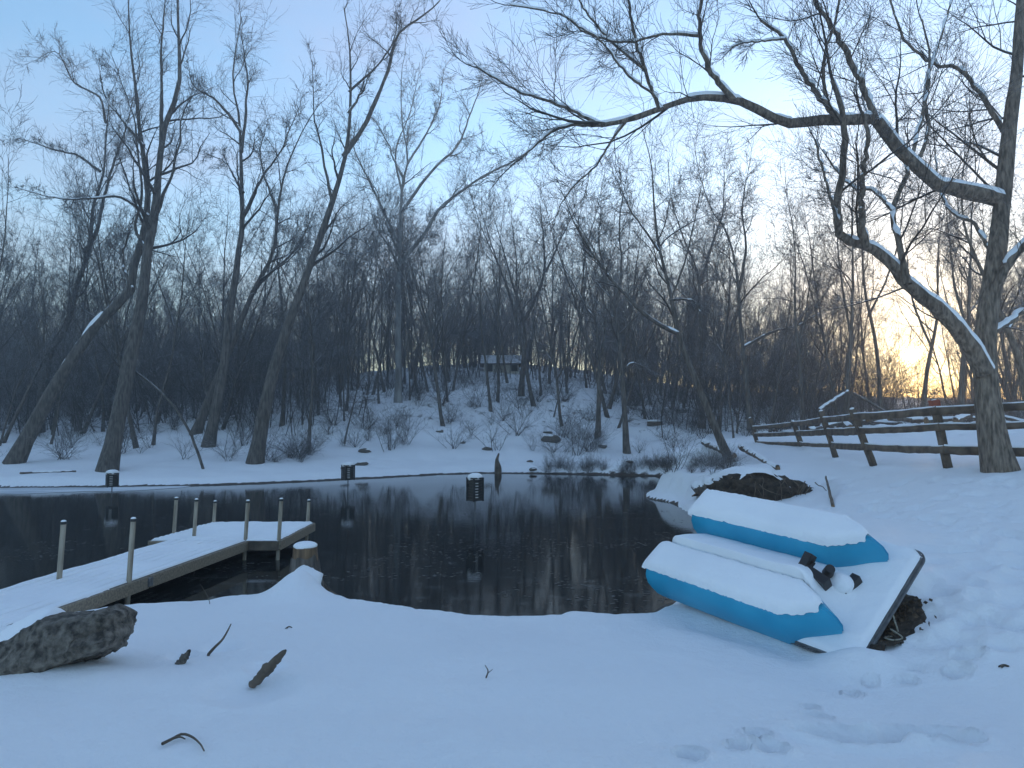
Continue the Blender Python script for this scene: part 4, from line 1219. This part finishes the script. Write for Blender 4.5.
def chunk(name, label, px0, px1, rad, seed, mat='wood_dark', cat='wood'):
    """broken piece of wood poking from the snow between two pixels (foot, tip)"""
    a = hit(*px0); b = at(*px1, a[1] + .02)
    rg = np.random.default_rng(seed)
    n = 26; s = np.linspace(0, 1, n)
    P = a + (b - a) * s[:, None] + np.array([0, 0, -.03]) * (1 - s)[:, None] + rg.normal(size=(n, 3)) * rad * .03
    r = rad * (.45 + .65 * np.sin(np.pi * np.clip(s * .85 + .12, 0, 1))) * (1 - .45 * s) * (1 + .25 * fbm(s * 11, s * 0 + seed, seed, 3)) * (1 + .06 * rg.normal(size=n)); r[-1] = rad * .15; r[0] = rad * .7
    v, f = tubes(P[None], r[None], 16)
    c = np.repeat(P, 16, axis=0); nn = fbm(v[:, 0] * 60 + v[:, 2] * 18, v[:, 2] * 14 + v[:, 1] * 40, seed, 3) + .5 * fbm(v[:, 0] * 15, v[:, 2] * 15, seed + 3, 2)
    v = c + (v - c) * (1 + .45 * nn)[:, None]
    v, f = np.vstack([v - a, [P[-1] - a + (P[-1] - P[-2]) * .2]]), f
    o = link(name, mesh_np(name, v, f), M[mat], None, tuple(a)); tag(o, label, cat)
    return o
chunk('wood_chunk', 'short grey wood chunk sticking out of the snow right of the boulder', (177, 664), (190, 650), .035, 4, 'rock')
chunk('bark_piece', 'long dark slab of bark poking from the snow below the stick', (252, 681), (286, 650), .04, 6)
def twig_obj(name, label, pix, rad, D=None, extra=(), cat='stick'):
    a = hit(*pix[0])
    def W(ps): return np.array([at(x, y, a[1]) for x, y in ps])
    q = []
    n = 16
    P = [spline(W(pix), n)]; Rd = [rad * (1 - .6 * np.linspace(0, 1, n))]
    for e in extra:
        P.append(spline(W(e), n)); Rd.append(rad * .55 * (1 - .6 * np.linspace(0, 1, n)))
    P[0][0, 2] -= .03
    v, f = tubes(np.stack(P), np.stack(Rd), 6)
    o = link(name, mesh_np(name, v - a, f), M['wood_dark'], None, tuple(a)); tag(o, label, cat)
twig_obj('stick', 'crooked dark stick standing up between wood chunk and bark slab', [(207, 656), (214, 648), (222, 640), (227, 632), (231, 624)], .012)
def lying_twig(name, label, pix, rad, lift=.012, extra=()):
    P = []
    n = 18
    def W(ps):
        return np.array([hit(x, y) + np.array([0, 0, lift]) for x, y in ps])
    a = hit(*pix[0])
    P = [spline(W(pix), n)] + [spline(W(e), n) for e in extra]
    Rd = [rad * (1 - .55 * np.linspace(0, 1, n))] + [rad * .7 * (1 - .5 * np.linspace(0, 1, n)) for _ in extra]
    v, f = tubes(np.stack(P), np.stack(Rd), 6)
    o = link(name, mesh_np(name, v - a, f), M['wood_dark'], None, tuple(a)); tag(o, label, 'stick')
lying_twig('twig', 'small forked brown twig lying on the snow near the bottom edge', [(162, 748), (172, 743), (182, 738), (192, 741), (200, 748), (204, 755)], .008, .02, [[(172, 743), (180, 741), (185, 743)]])
twig_obj('twig', 'tiny dark twig stub in the snow at bottom centre', [(486, 678), (488, 671), (485, 665)], .006, extra=[[(488, 673), (493, 669)]])
twig_obj('twig', 'thin curved twig on the snow before the dock end', [(210, 604), (208, 597), (204, 590), (200, 584)], .004)
lying_twig('twig', 'dark twig lying across the dock corner above the boulder', [(54, 597), (60, 594), (68, 597), (72, 600)], .006, .03)
lying_twig('dead_leaf', 'brown curled leaf on the snow at the right edge', [(1000, 668), (1004, 666), (1009, 667)], .014, .005)
lying_twig('dead_leaf', 'small brown leaf on the snow right of the bark slab', [(286, 629), (289, 627), (292, 628)], .008, .004)
lying_twig('dead_leaf', 'dark leaf on the bank between boat and dock', [(548, 608), (551, 606), (554, 608)], .014, .01)
lying_twig('dead_leaf', 'tiny brown leaf on the snow beyond the stick', [(174, 594), (176, 593), (178, 594)], .008, .006)

def stump():
    p = np.array([-2.62, 8.72, 0]); p[2] = tz(p[0], p[1])
    root = empty('stump', (p[0], p[1], ZW - .1)); tag(root, 'cut tree stump with snow cap at the water by the dock end', 'stump')
    n = 12; s = np.linspace(0, 1, n); top = 1.65 - (545 - 420) / F_PX * 8.72 - (ZW - .1)
    P = np.stack([np.zeros(n), np.zeros(n), s * top], 1)
    r = .125 + .24 * np.exp(-s * 3.2)
    v, f = tubes(P[None], r[None], 18)
    nn = fbm(np.arctan2(v[:, 1], v[:, 0]) * 1.6, v[:, 2] * 1.0, 81, 3)
    v[:, :2] *= (1 + .35 * nn)[:, None]
    k = v[:, 2] > top * .72
    me = mesh_np('trunk', v, f); link('trunk', me, M['cutwood'], root)
    # rough dark roots and bark below
    rg = np.random.default_rng(6)
    for i in range(7):
        a = i / 7 * 6.28 + .3; L = rg.uniform(.28, .5)
        q = np.array([[.12 * math.cos(a), .12 * math.sin(a), top * .55], [.25 * math.cos(a), .25 * math.sin(a), top * .3], [(.25 + L * .5) * math.cos(a), (.25 + L * .5) * math.sin(a), top * .12], [(.25 + L) * math.cos(a + .2), (.25 + L) * math.sin(a + .2), -.02]])
        v, f = tubes(spline(q, 10)[None], np.linspace(.06, .025, 10)[None], 7)
        link('root', mesh_np('root', v, f), M['wood_dark'], root)
    n2 = 10; s2 = np.linspace(0, .86, n2); P2 = np.stack([np.zeros(n2), np.zeros(n2), s2 * top], 1)
    v, f = tubes(P2[None], (.142 + .24 * np.exp(-s2 * 3.2))[None], 18)
    nn = fbm(np.arctan2(v[:, 1], v[:, 0]) * 1.6, v[:, 2] * 1.0, 81, 3); nb = fbm(np.arctan2(v[:, 1], v[:, 0]) * 6, v[:, 2] * 5, 83, 3)
    v[:, :2] *= (1 + .35 * nn + .06 * nb)[:, None]; v[-18:, 2] += .12 * nb[-18:]
    link('bark', mesh_np('bark', v, f), M['bark'], root)
    # cut face and snow cap
    bm = bmesh.new(); bmesh.ops.create_cone(bm, cap_ends=True, segments=18, radius1=.13, radius2=.125, depth=.02, matrix=Matrix.Translation((0, 0, top)))
    bm_obj('cut_face', bm, M['cutwood'], root)
    bm = bmesh.new(); bmesh.ops.create_uvsphere(bm, u_segments=20, v_segments=10, radius=1, matrix=Matrix.Translation((0, 0, top + .012)) @ Matrix.Diagonal((.15, .14, .055, 1)))
    bm_obj('snow', bm, M['snow'], root, smooth=True)
    bm = bmesh.new(); bmesh.ops.create_uvsphere(bm, u_segments=24, v_segments=12, radius=1, matrix=Matrix.Translation((.05, -.18, top * .36)) @ Matrix.Rotation(-.5, 4, 'X') @ Matrix.Diagonal((.17, .22, .36, 1)))
    for v in bm.verts:
        v.co += Vector((.03, .03, .02)) * 3 * float(fbm(np.array([v.co.x * 9]), np.array([v.co.z * 9]), 5, 3)[0])
    bm_obj('snow', bm, M['snow'], root, smooth=True)
stump()

def nest_box(px, pbot, ptop, D, wpx, label, square=True):
    c = at(px, pbot, D); h = (pbot - ptop) / F_PX * D; w = wpx / F_PX * D
    root = empty('nest_box', (c[0], c[1], ZW - .3)); tag(root, label, 'nest box', None)
    z0 = c[2] - (ZW - .3)
    bm = bmesh.new(); bmesh.ops.create_cone(bm, cap_ends=True, segments=10, radius1=.016, radius2=.016, depth=z0 + .05, matrix=Matrix.Translation((0, 0, (z0 + .05) / 2)))
    bm_obj('pole', bm, M['metal'], root, smooth=True)
    Rz = Matrix.Rotation(R_(38), 4, 'Z'); a = w / 1.42
    core = box_bm((a * .86, a * .86, h * .96), Matrix.Translation((0, 0, z0 + h / 2)) @ Rz)
    bm_obj('core', core, M['black'], root)
    # corner uprights and horizontal slats
    for sx in (-1, 1):
        for sy in (-1, 1):
            bm_obj('corner_post', box_bm((.035, .035, h), Matrix.Translation((0, 0, z0 + h / 2)) @ Rz @ Matrix.Translation((sx * a / 2, sy * a / 2, 0))), M['black'], root, bevel=.005)
    ns = 8
    for k in range(ns):
        zz = z0 + h * (k + .5) / ns
        for s in range(4):
            m = Matrix.Translation((0, 0, zz)) @ Matrix.Rotation(R_(38 + 90 * s), 4, 'Z') @ Matrix.Translation((0, -a / 2, 0))
            pale = (s == 0 and k not in (0, ns - 1))
            bm_obj('slat', box_bm((a * .9, .018, h / ns * .5), m), M['black'], root)
            if pale:
                bm_obj('slot', box_bm((a * .3, .012, h / ns * .34), m @ Matrix.Translation((-a * .18, -.006, 0))), M['white'], root)
    bm_obj('roof', box_bm((a * 1.15, a * 1.15, .03), Matrix.Translation((0, 0, z0 + h + .015)) @ Rz), M['black'], root, bevel=.006)
    bm = bmesh.new(); bmesh.ops.create_uvsphere(bm, u_segments=20, v_segments=10, radius=1, matrix=Matrix.Translation((0, 0, z0 + h + .03)) @ Rz @ Matrix.Diagonal((a * .62, a * .58, .10, 1)))
    for v in bm.verts:
        v.co.x += .02 * math.sin(v.co.y * 30)
    bm_obj('snow', bm, M['snow'], root, smooth=True)
nest_box(475, 501, 479, 15.0, 16, 'black slatted nest box on a pole in mid pond, snow on top')
nest_box(348, 480, 466, 21.5, 13, 'dark slatted nest box on a pole near the far bank left of centre')
nest_box(112, 487, 474, 20.5, 13, 'dark nest box on a pole near the far bank by the thick left trunk')

# standing snag and stones on the far bank
def snag():
    a = hit(498, 474); D = a[1]
    root_pts = [(498, 476), (498, 468), (497, 460), (499, 453)]
    P = spline(np.array([at(x, y, D) for x, y in root_pts]), 14); s = np.linspace(0, 1, 14)
    r = (.13 + .05 * np.sin(s * 5)) * (1 - .5 * s); r[-1] = .02
    P[0, 2] -= .2
    v, f = tubes(P[None], r[None], 10); o = link('snag', mesh_np('snag', v - a, f), M['wood_dark'], None, tuple(a))
    tag(o, 'short grey snag standing at the far waterline behind the mid pond box', 'stump')
snag()
far_rocks = [((365, 452), .55, 'dark flat stone left of the snag on the far bank'), ((362, 465), .6, 'triangular stone leaning at the far waterline left of the snag'), ((550, 440), 1.0, 'long flat snow topped stone on the slope right of the snag'),
             ((548, 433), .5, 'small stone just above the long flat stone'), ((533, 470), .35, 'low stone at the waterline right of the snag'), ((602, 447), .55, 'low stone between crooked and straight trees'), ((487, 450), .5, 'low stone behind the snag'),
             ((463, 443), .3, 'small dark stone up the bank left of the snag'), ((345, 469), .35, 'dark stone at the waterline by the second nest box'), ((654, 425), 1.1, 'big dark stone under the leaning trees right of centre'), ((680, 412), .9, 'snow topped stone higher up the slope near the grey tree'),
             ((630, 462), .3, 'round stone at the foot of the straight tree'), ((440, 432), .4, 'stone among brush on the slope above the second box'), ((530, 462), .3, 'little stone on snow right of the snag')]
for i, ((px, py), s, lab) in enumerate(far_rocks):
    q = hit(px, py)
    if q is None: continue
    r = rock('stone', lab, tuple(q + np.array([0, 0, .05 * s])), (s * .62, s * .5, s * .26), 600 + i, rot=i * 1.1, sub=3)
    bm = bmesh.new(); bmesh.ops.create_uvsphere(bm, u_segments=16, v_segments=8, radius=1, matrix=Matrix.Translation((.05, .15, .62)) @ Matrix.Diagonal((.75, .6, .3, 1)))
    bm_obj('snow', bm, M['snow'], r, smooth=True)

# eroded root mass on the right bank
def root_mass():
    rg = np.random.default_rng(12)
    c = hit(776, 501)
    root = empty('root_mound', tuple(c)); tag(root, 'dark eroded bank of soil and roots under a snow cap behind the boat', 'mound')
    bm = bmesh.new(); bmesh.ops.create_icosphere(bm, subdivisions=5, radius=1)
    for v in bm.verts:
        p = np.array(v.co); k = float(fbm(np.array([p[0] * 3 + p[2]]), np.array([p[1] * 3 + p[2] * 3]), 91, 5)[0])
        k2 = float(fbm(np.array([p[0] * 9 + p[2] * 4]), np.array([p[1] * 9 + p[2] * 8]), 95, 3)[0])
        p = p * (1 + .3 * k + .16 * k2); v.co = p * np.array([1.12, .5, .52]) + np.array([-.05, .5, .0 - .10 * p[0]])
    bm_obj('soil', bm, M['soil'], root, smooth=True)
    # snow lying over it, running out into the ground at the back and sides
    nu, nv = 90, 40; V = []
    fys = [.12 + .3 * (1 - i / (nu - 1)) + .07 * math.sin(i / (nu - 1) * 9) + .22 * float(fbm(np.array([i / (nu - 1) * 7]), np.array([3.0]), 93, 3)[0]) for i in range(nu)]
    gx = np.repeat(c[0] - 1.25 + np.arange(nu) / (nu - 1) * 2.0, nv); gy = c[1] + np.repeat(fys, nv) + np.tile(np.arange(nv) / (nv - 1) * 2.1, nu)
    G = np.maximum(terrain(gx, gy, False).reshape(nu, nv), ZW + .1) - c[2]
    for i in range(nu):
        for j in range(nv):
            u = i / (nu - 1); v = j / (nv - 1)
            x = -1.25 + u * 2.0
            fy = .12 + .3 * (1 - u) + .07 * math.sin(u * 9) + .22 * float(fbm(np.array([u * 7]), np.array([3.0]), 93, 3)[0])
            y = fy + v * 2.1
            g = G[i, j]
            pk = math.exp(-((u - .5) / .42) ** 2)
            bump = .30 * pk * (1 - v ** 2) * float(sstep(0, .22, 1 - u)) * float(sstep(0, .2, u))
            top = max(g, .56 * pk) if v < .6 else g + (max(g, .56 * pk) - g) * (1 - float(sstep(.6, 1, v)))
            h = g + (top - g) * float(sstep(0, .3, u)) * float(sstep(0, .2, 1 - u)) + bump * .3 + .02
            lip = float(sstep(.10, 0, v)); h -= .10 * lip * lip
            edge = min(u / .06, (1 - u) / .06, (1 - v) / .06, 1); h -= .14 * (1 - max(0, edge))
            V.append((x, y, h + .05 * float(fbm(np.array([x * 3]), np.array([y * 3]), 94, 3)[0])))
    idx = np.arange(nu * nv).reshape(nu, nv)
    q = np.stack([idx[:-1, :-1], idx[1:, :-1], idx[1:, 1:], idx[:-1, 1:]], -1).reshape(-1, 4)
    link('snow', mesh_np('snow', V, q), M['snow'], root)
    for k in range(18):
        x = rg.uniform(-.9, .9); P = [np.array([x, .12 + .1 * rg.normal(), .42 - .1 * x + .06 * rg.normal()])]
        d = np.array([rg.normal() * .5, -.35, -.5])
        for s in range(6):
            d = d + rg.normal(size=3) * .4; d[2] -= .3; d /= np.linalg.norm(d); P.append(P[-1] + d * .09)
        v, f = tubes(spline(np.array(P), 12)[None], np.linspace(.012, .004, 12)[None], 5)
        link('root', mesh_np('root', v, f), M['wood_dark'], root)
root_mass()
# log end and snow lump by the water, plank and stick near the mound
def log(name, label, a, b, r, mat='bark', snow=True, cat='log', seed=1, n=16, bend=(0, 0, 0)):
    rg = np.random.default_rng(seed)
    a, b = np.array(a, float), np.array(b, float); s = np.linspace(0, 1, n)
    P = a + (b - a) * s[:, None] + rg.normal(size=(n, 3)) * r * .12 + np.sin(s * np.pi)[:, None] * np.array(bend, float)
    Rd = r * (1 - .35 * s)
    root = empty(name, tuple(a)); tag(root, label, cat)
    v, f = tubes((P - a)[None], Rd[None], 10)
    me = mesh_np('stem', v, f); link('stem', me, M[mat], root)
    for e, rr in ((0, Rd[0]), (-1, Rd[-1])):
        d = Vector(P[1] - P[0]) if e == 0 else Vector(P[-1] - P[-2])
        bm = bmesh.new(); bmesh.ops.create_cone(bm, cap_ends=True, segments=10, radius1=rr, radius2=rr, depth=.02, matrix=Matrix.Translation(Vector(P[e] - a)) @ d.to_track_quat('Z', 'Y').to_matrix().to_4x4())
        bm_obj('end_grain', bm, M['cutwood'], root)
    if snow:
        snow_strip('snow', [P - a], [Rd], rg, cover=.8, thick=1.5, parent=root)
    return root
p0 = hit(698, 497); p1 = hit(715, 488)
log('log', 'short sawn log capped with snow at the water left of the mound', p0 + np.array([0, 0, .12]), p1 + np.array([.3, .5, .15]), .2, seed=2)
a, b = hit(740, 455), hit(778, 470)
log('old_plank', 'dark old beam slanting in the snow behind the mound', a + np.array([0, 0, .28]), b + np.array([0, 0, .02]), .09, 'wood_dark', seed=3, cat='beam')
a, b = hit(704, 446), hit(735, 462)
log('fallen_limb', 'pale fallen limb lying at the foot of the forked leaning tree', a + np.array([0, 0, .12]), b + np.array([0, 0, .2]), .11, 'wood_dark', seed=4, cat='log')
a, b = hit(826, 482), hit(833, 506)
log('stick', 'thin dark stick standing in the snow right of the mound', b + np.array([0, 0, .0]), a + np.array([0, 0, .12]), .03, 'wood_dark', snow=False, seed=5, cat='stick')
# leaning dead limb in front of the left trees
a = hit(203, 469)
log('dead_limb', 'dead limb slanting from the bank up against the thick left trunk', a, at(128, 366, a[1] + .3), .055, snow=False, seed=6, cat='log', bend=(.45, 0, .25), n=20)
a, b = hit(20, 474), hit(76, 472)
log('fallen_branch', 'thin fallen branch lying on the snow at the far left bank', a + np.array([0, 0, .03]), b + np.array([0, 0, .03]), .04, 'wood_dark', seed=7, cat='branch')

# fallen timber and brush beyond the fence
rgb = np.random.default_rng(31)
GB = 'fallen logs beyond the fence'
for k in range(34):
    px = rgb.uniform(765, 1015); D = rgb.uniform(25.5, 33); x = (px - 512) / F_PX * D
    z = tz(x, D); an = rgb.uniform(0, 3.14); L = rgb.uniform(.8, 2.6)
    d = np.array([math.cos(an), math.sin(an) * .6, rgb.uniform(-.1, .25)]) * L / 2
    o = log('fallen_log', 'snow topped log in the heap of fallen timber beyond the fence', np.array([x, D, z + rgb.uniform(.1, .45)]) - d, np.array([x, D, z + rgb.uniform(.1, .45)]) + d, rgb.uniform(.06, .15), seed=40 + k, n=8)
    o['group'] = GB
a = at(824, 405, 27.5); b = at(850, 390, 27.5); c_ = at(885, 412, 27.5)
log('broken_limb', 'broken limb propped up beyond the fence, left half of the pair', at(820, 410, 27.5), at(848, 391, 27.5), .07, seed=90, cat='log')
log('broken_limb', 'broken limb propped up beyond the fence, right half of the pair', at(853, 393, 27.5), at(888, 413, 27.0), .06, snow=False, seed=91, cat='log')

# ------------------------------------------------------------------ fence
def build_fence():
    posts = [((757, 442), (750, 418)), ((802, 447), (793, 421)), ((836, 458), (821, 411)), ((873, 465), (852, 409)), ((948, 468), (934, 401)), ((1062, 470), (1052, 392)), ((1200, 474), (1192, 386)), ((1370, 478), (1364, 378))]
    Ds = [24.5, 21.5, 18.0, 15.2, 12.6, 11.6, 10.8, 10.0]
    b0 = at(948, 468, 12.6)
    root = empty('wooden_fence', (b0[0], b0[1], tz(b0[0], b0[1]))); o3 = np.array(root.location)
    tag(root, 'rickety three rail wooden fence with leaning posts across the snow', 'fence')
    rg = np.random.default_rng(17)
    tops = []
    for i, ((bx, by), (tx, ty)) in enumerate(posts):
        D = Ds[i]
        b = at(bx, by, D); g = tz(b[0], b[1]); t = at(tx, ty, D)
        d = t - b; b = b - d * .18 
        w = .105
        v = Vector(t - b); L = v.length
        Mx = Matrix.Translation(Vector((t + b) / 2 - o3)) @ v.to_track_quat('Z', 'Y').to_matrix().to_4x4()
        bm = box_bm((w, w * 1.1, L)); bmesh.ops.subdivide_edges(bm, edges=bm.edges[:], cuts=3, use_grid_fill=True)
        for q in bm.verts: q.co += Vector(rg.normal(size=3) * .006)
        po = bm_obj('post', bm, M['wood_dark'], root); po.matrix_local = Mx
        bm = bmesh.new(); bmesh.ops.create_uvsphere(bm, u_segments=12, v_segments=6, radius=1, matrix=Matrix.Translation((0, 0, L / 2 + .005)) @ Matrix.Diagonal((w * .5, w * .5, .03, 1)))
        bm_obj('snow', bm, M['snow'], po, smooth=True)
        if i == 4:
            pc = bm_obj('painted_cap', box_bm((w * 1.25, w * 1.35, .16), Matrix.Translation((0, 0, L / 2 - .06))), M['redpaint'], po, bevel=.006)
    # rails: image heights at each post
    rails = [[428, 424, 420, 417, 411, 404, 399, 392], [435, 433.5, 432, 431, 427, 424, 423, 421], [443, 444, 445.5, 447, 450, 452, 454, 457]]
    for k, ys in enumerate(rails):
        for i in range(len(posts) - 1):
            pa, pb = posts[i], posts[i + 1]
            def xat(p, y):
                (bx, by), (tx, ty) = p
                return bx + (tx - bx) * (by - y) / (by - ty)
            A = at(xat(pa, ys[i]), ys[i], Ds[i] - .10); B = at(xat(pb, ys[i + 1]), ys[i + 1], Ds[i + 1] - .10)
            n = 14; s = np.linspace(0, 1, n)
            P = A + (B - A) * s[:, None]; P[:, 2] += -.014 * np.sin(np.pi * s) + rg.normal(size=n) * .002
            P += (A - B) * 0.0
            d = (B - A) / np.linalg.norm(B - A); side = np.cross(d, [0, 0, 1]); side /= np.linalg.norm(side)
            hw, hh = .026, .07 + .008 * rg.normal()
            ring = [(-hw, -hh), (hw, -hh), (hw, hh), (-hw, hh)]
            V = []
            for q in P:
                for (a_, b_) in ring:
                    V.append(q + side * a_ + np.array([0, 0, b_ + rg.normal() * .004]) - o3)
            idx = np.arange(n * 4).reshape(n, 4); nx = np.roll(idx, -1, 1)
            f = np.stack([idx[:-1], nx[:-1], nx[1:], idx[1:]], -1).reshape(-1, 4)
            f = np.vstack([f, [idx[0][::-1]], [idx[-1]]])
            ro = link('rail', mesh_np('rail', V, f, False), M['wood_dark'], root)
            # thin line of snow on top edge
            m = fbm(s * 9 + i * 5, s * 0 + k * 3, 19, 2)
            V = []
            for j, q in enumerate(P):
                th = .022 + .012 * m[j]
                for (a_, b_) in [(-hw * 1.02, hh - .004), (-hw * .7, hh + th), (hw * .7, hh + th), (hw * 1.02, hh - .004)]:
                    V.append(q + side * a_ + np.array([0, 0, b_]) - o3)
            f = np.stack([idx[:-1, :-1], idx[:-1, 1:], idx[1:, 1:], idx[1:, :-1]], -1).reshape(-1, 4)
            link('snow', mesh_np('snow', V, f), M['snow'], ro)
build_fence()

# neighbouring trunk at the right frame edge
hero_tree('edge_tree', 'leaning trunk cut by the right picture edge behind the big gnarled tree', [(1036, 440), (1021, 368), (1006, 324), (990, 285), (970, 240), (962, 200), (965, 150)], 15, 44, D=16.5, bark='bark_r', lr=.25, snow=.4,
          leaders=[(6, [(1010, 335), (1030, 290), (1040, 240), (1050, 180)], 1)], wend=.08)
for k, (px, D, w, lean_) in enumerate([(803, 30, 7, -6), (846, 28, 8, 4), (882, 34, 7, -14), (922, 31, 8, 10), (960, 27, 9, 8)]):
    labs = ['bare tree beyond the fence left of the sun, nearest the fallen limbs', 'slim upright bare tree beyond the fence standing over the broken limbs', 'bare tree beyond the fence just left of the rising sun', 'bare tree beyond the fence just right of the rising sun', 'bare tree beyond the fence seen between sun and gnarled trunk']
    x = (px - 512) / F_PX * D; z = tz(x, D); dd = D
    py0 = 384 - (math.tan(math.atan2(z - EYE, D) - PITCH)) * F_PX
    h = 190 + 30 * (k % 3)
    hero_tree('slender_tree', labs[k], [(px, py0), (px + lean_ * .4, py0 - h * .3), (px + lean_ * 1.4, py0 - h * .6), (px + lean_ * 1.6, py0 - h), (px + lean_ * 3, py0 - h * 1.35)], w, 60 + k, D=D, lr=.26, snow=.25,
              leaders=[(w * .5, [(px + lean_ * .9, py0 - h * .45), (px - lean_, py0 - h * .7), (px - lean_ * 2, py0 - h * 1.1)], 1)], wend=.07, group=None, up=.03)

# ------------------------------------------------------------------ shed on the hill
def shed():
    c = np.array([-.9, 58.0]); z = tz(*c)
    z = at(500, 374, 58)[2]
    root = empty('hillside_shed', (c[0], c[1], z)); tag(root, 'small pale shed with snowy roof on the hilltop among trees', 'shed')
    w, d, h = 2.9, 2.8, .75
    bm_obj('wall', box_bm((w, d, h + 2), Matrix.Translation((0, 0, h / 2 - 1))), M['wall'], root)
    for x in (-1.0, 1.1):
        f = bm_obj('window', box_bm((.55, .06, .55), Matrix.Translation((x, -d / 2 - .02, h * .55))), M['black'], root)
        bm_obj('frame', box_bm((.65, .05, .06), Matrix.Translation((x, -d / 2 - .04, h * .55 + .31))), M['white'], f)
    bm = bmesh.new()
    vs = [bm.verts.new(p) for p in [(-w / 2 - .3, -d / 2 - .4, h - .05), (w / 2 + .3, -d / 2 - .4, h - .05), (w / 2 + .3, 0, h + .75), (-w / 2 - .3, 0, h + .75), (-w / 2 - .3, d / 2 + .4, h - .05), (w / 2 + .3, d / 2 + .4, h - .05)]]
    bm.faces.new((vs[0], vs[1], vs[2], vs[3])); bm.faces.new((vs[3], vs[2], vs[5], vs[4])); bm.faces.new((vs[0], vs[3], vs[4])); bm.faces.new((vs[1], vs[5], vs[2])); bm.faces.new((vs[0], vs[4], vs[5], vs[1]))
    r = bm_obj('roof', bm, M['wood_dark'], root)
    bm = bmesh.new()
    vs = [bm.verts.new(p) for p in [(-w / 2 - .28, -d / 2 - .38, h + .03), (w / 2 + .28, -d / 2 - .38, h + .03), (w / 2 + .28, 0, h + .87), (-w / 2 - .28, 0, h + .87), (-w / 2 - .28, d / 2 + .38, h + .03), (w / 2 + .28, d / 2 + .38, h + .03)]]
    bm.faces.new((vs[0], vs[1], vs[2], vs[3])); bm.faces.new((vs[3], vs[2], vs[5], vs[4])); bm.faces.new((vs[0], vs[3], vs[4])); bm.faces.new((vs[1], vs[5], vs[2]))
    bm_obj('snow', bm, M['snow'], r)
shed()

# ------------------------------------------------------------------ floating leaves and scum on the pond
def floating():
    rg = np.random.default_rng(21)
    V, Q = [], []
    n = 0
    while n < 2600:
        x = rg.uniform(-9, 4); y = rg.uniform(8, 19)
        if float(fbm(np.array([x * .6]), np.array([y * 1.1]), 23, 3)[0]) < .12: continue
        n += 1
        s = rg.uniform(.01, .042); a = rg.normal() * .5; e = rg.uniform(.25, .6)
        d1 = np.array([math.cos(a), math.sin(a), 0]) * s; d2 = np.array([-math.sin(a), math.cos(a), 0]) * s * e
        p = np.array([x, y, ZW + .004]); b = len(V)
        V += [p - d1, p - d2, p + d1, p + d2 + np.array([0, 0, .002])]; Q.append((b, b + 1, b + 2, b + 3))
    tag(link('floating_leaves', mesh_np('floating_leaves', V, Q, False), M['float']), 'dead leaves floating on the dark pond water', 'leaves', kind='stuff')
floating()

# ------------------------------------------------------------------ cold morning haze
def haze():
    m = bpy.data.materials.new('haze_air'); m.use_nodes = True
    n, l = m.node_tree.nodes, m.node_tree.links
    n.clear()
    o = n.new('ShaderNodeOutputMaterial'); v = n.new('ShaderNodeVolumePrincipled')
    v.inputs['Color'].default_value = (.93, .95, 1, 1); v.inputs['Density'].default_value = HAZE; v.inputs['Anisotropy'].default_value = .5
    l.new(v.outputs['Volume'], o.inputs['Volume'])
    bm = box_bm((540, 540, 42), Matrix.Translation((0, 0, 15)))
    h = bm_obj('haze', bm, m)
    tag(h, kind='stuff', label='thin cold morning haze in the air over pond and wood')
HAZE = .0038
haze()
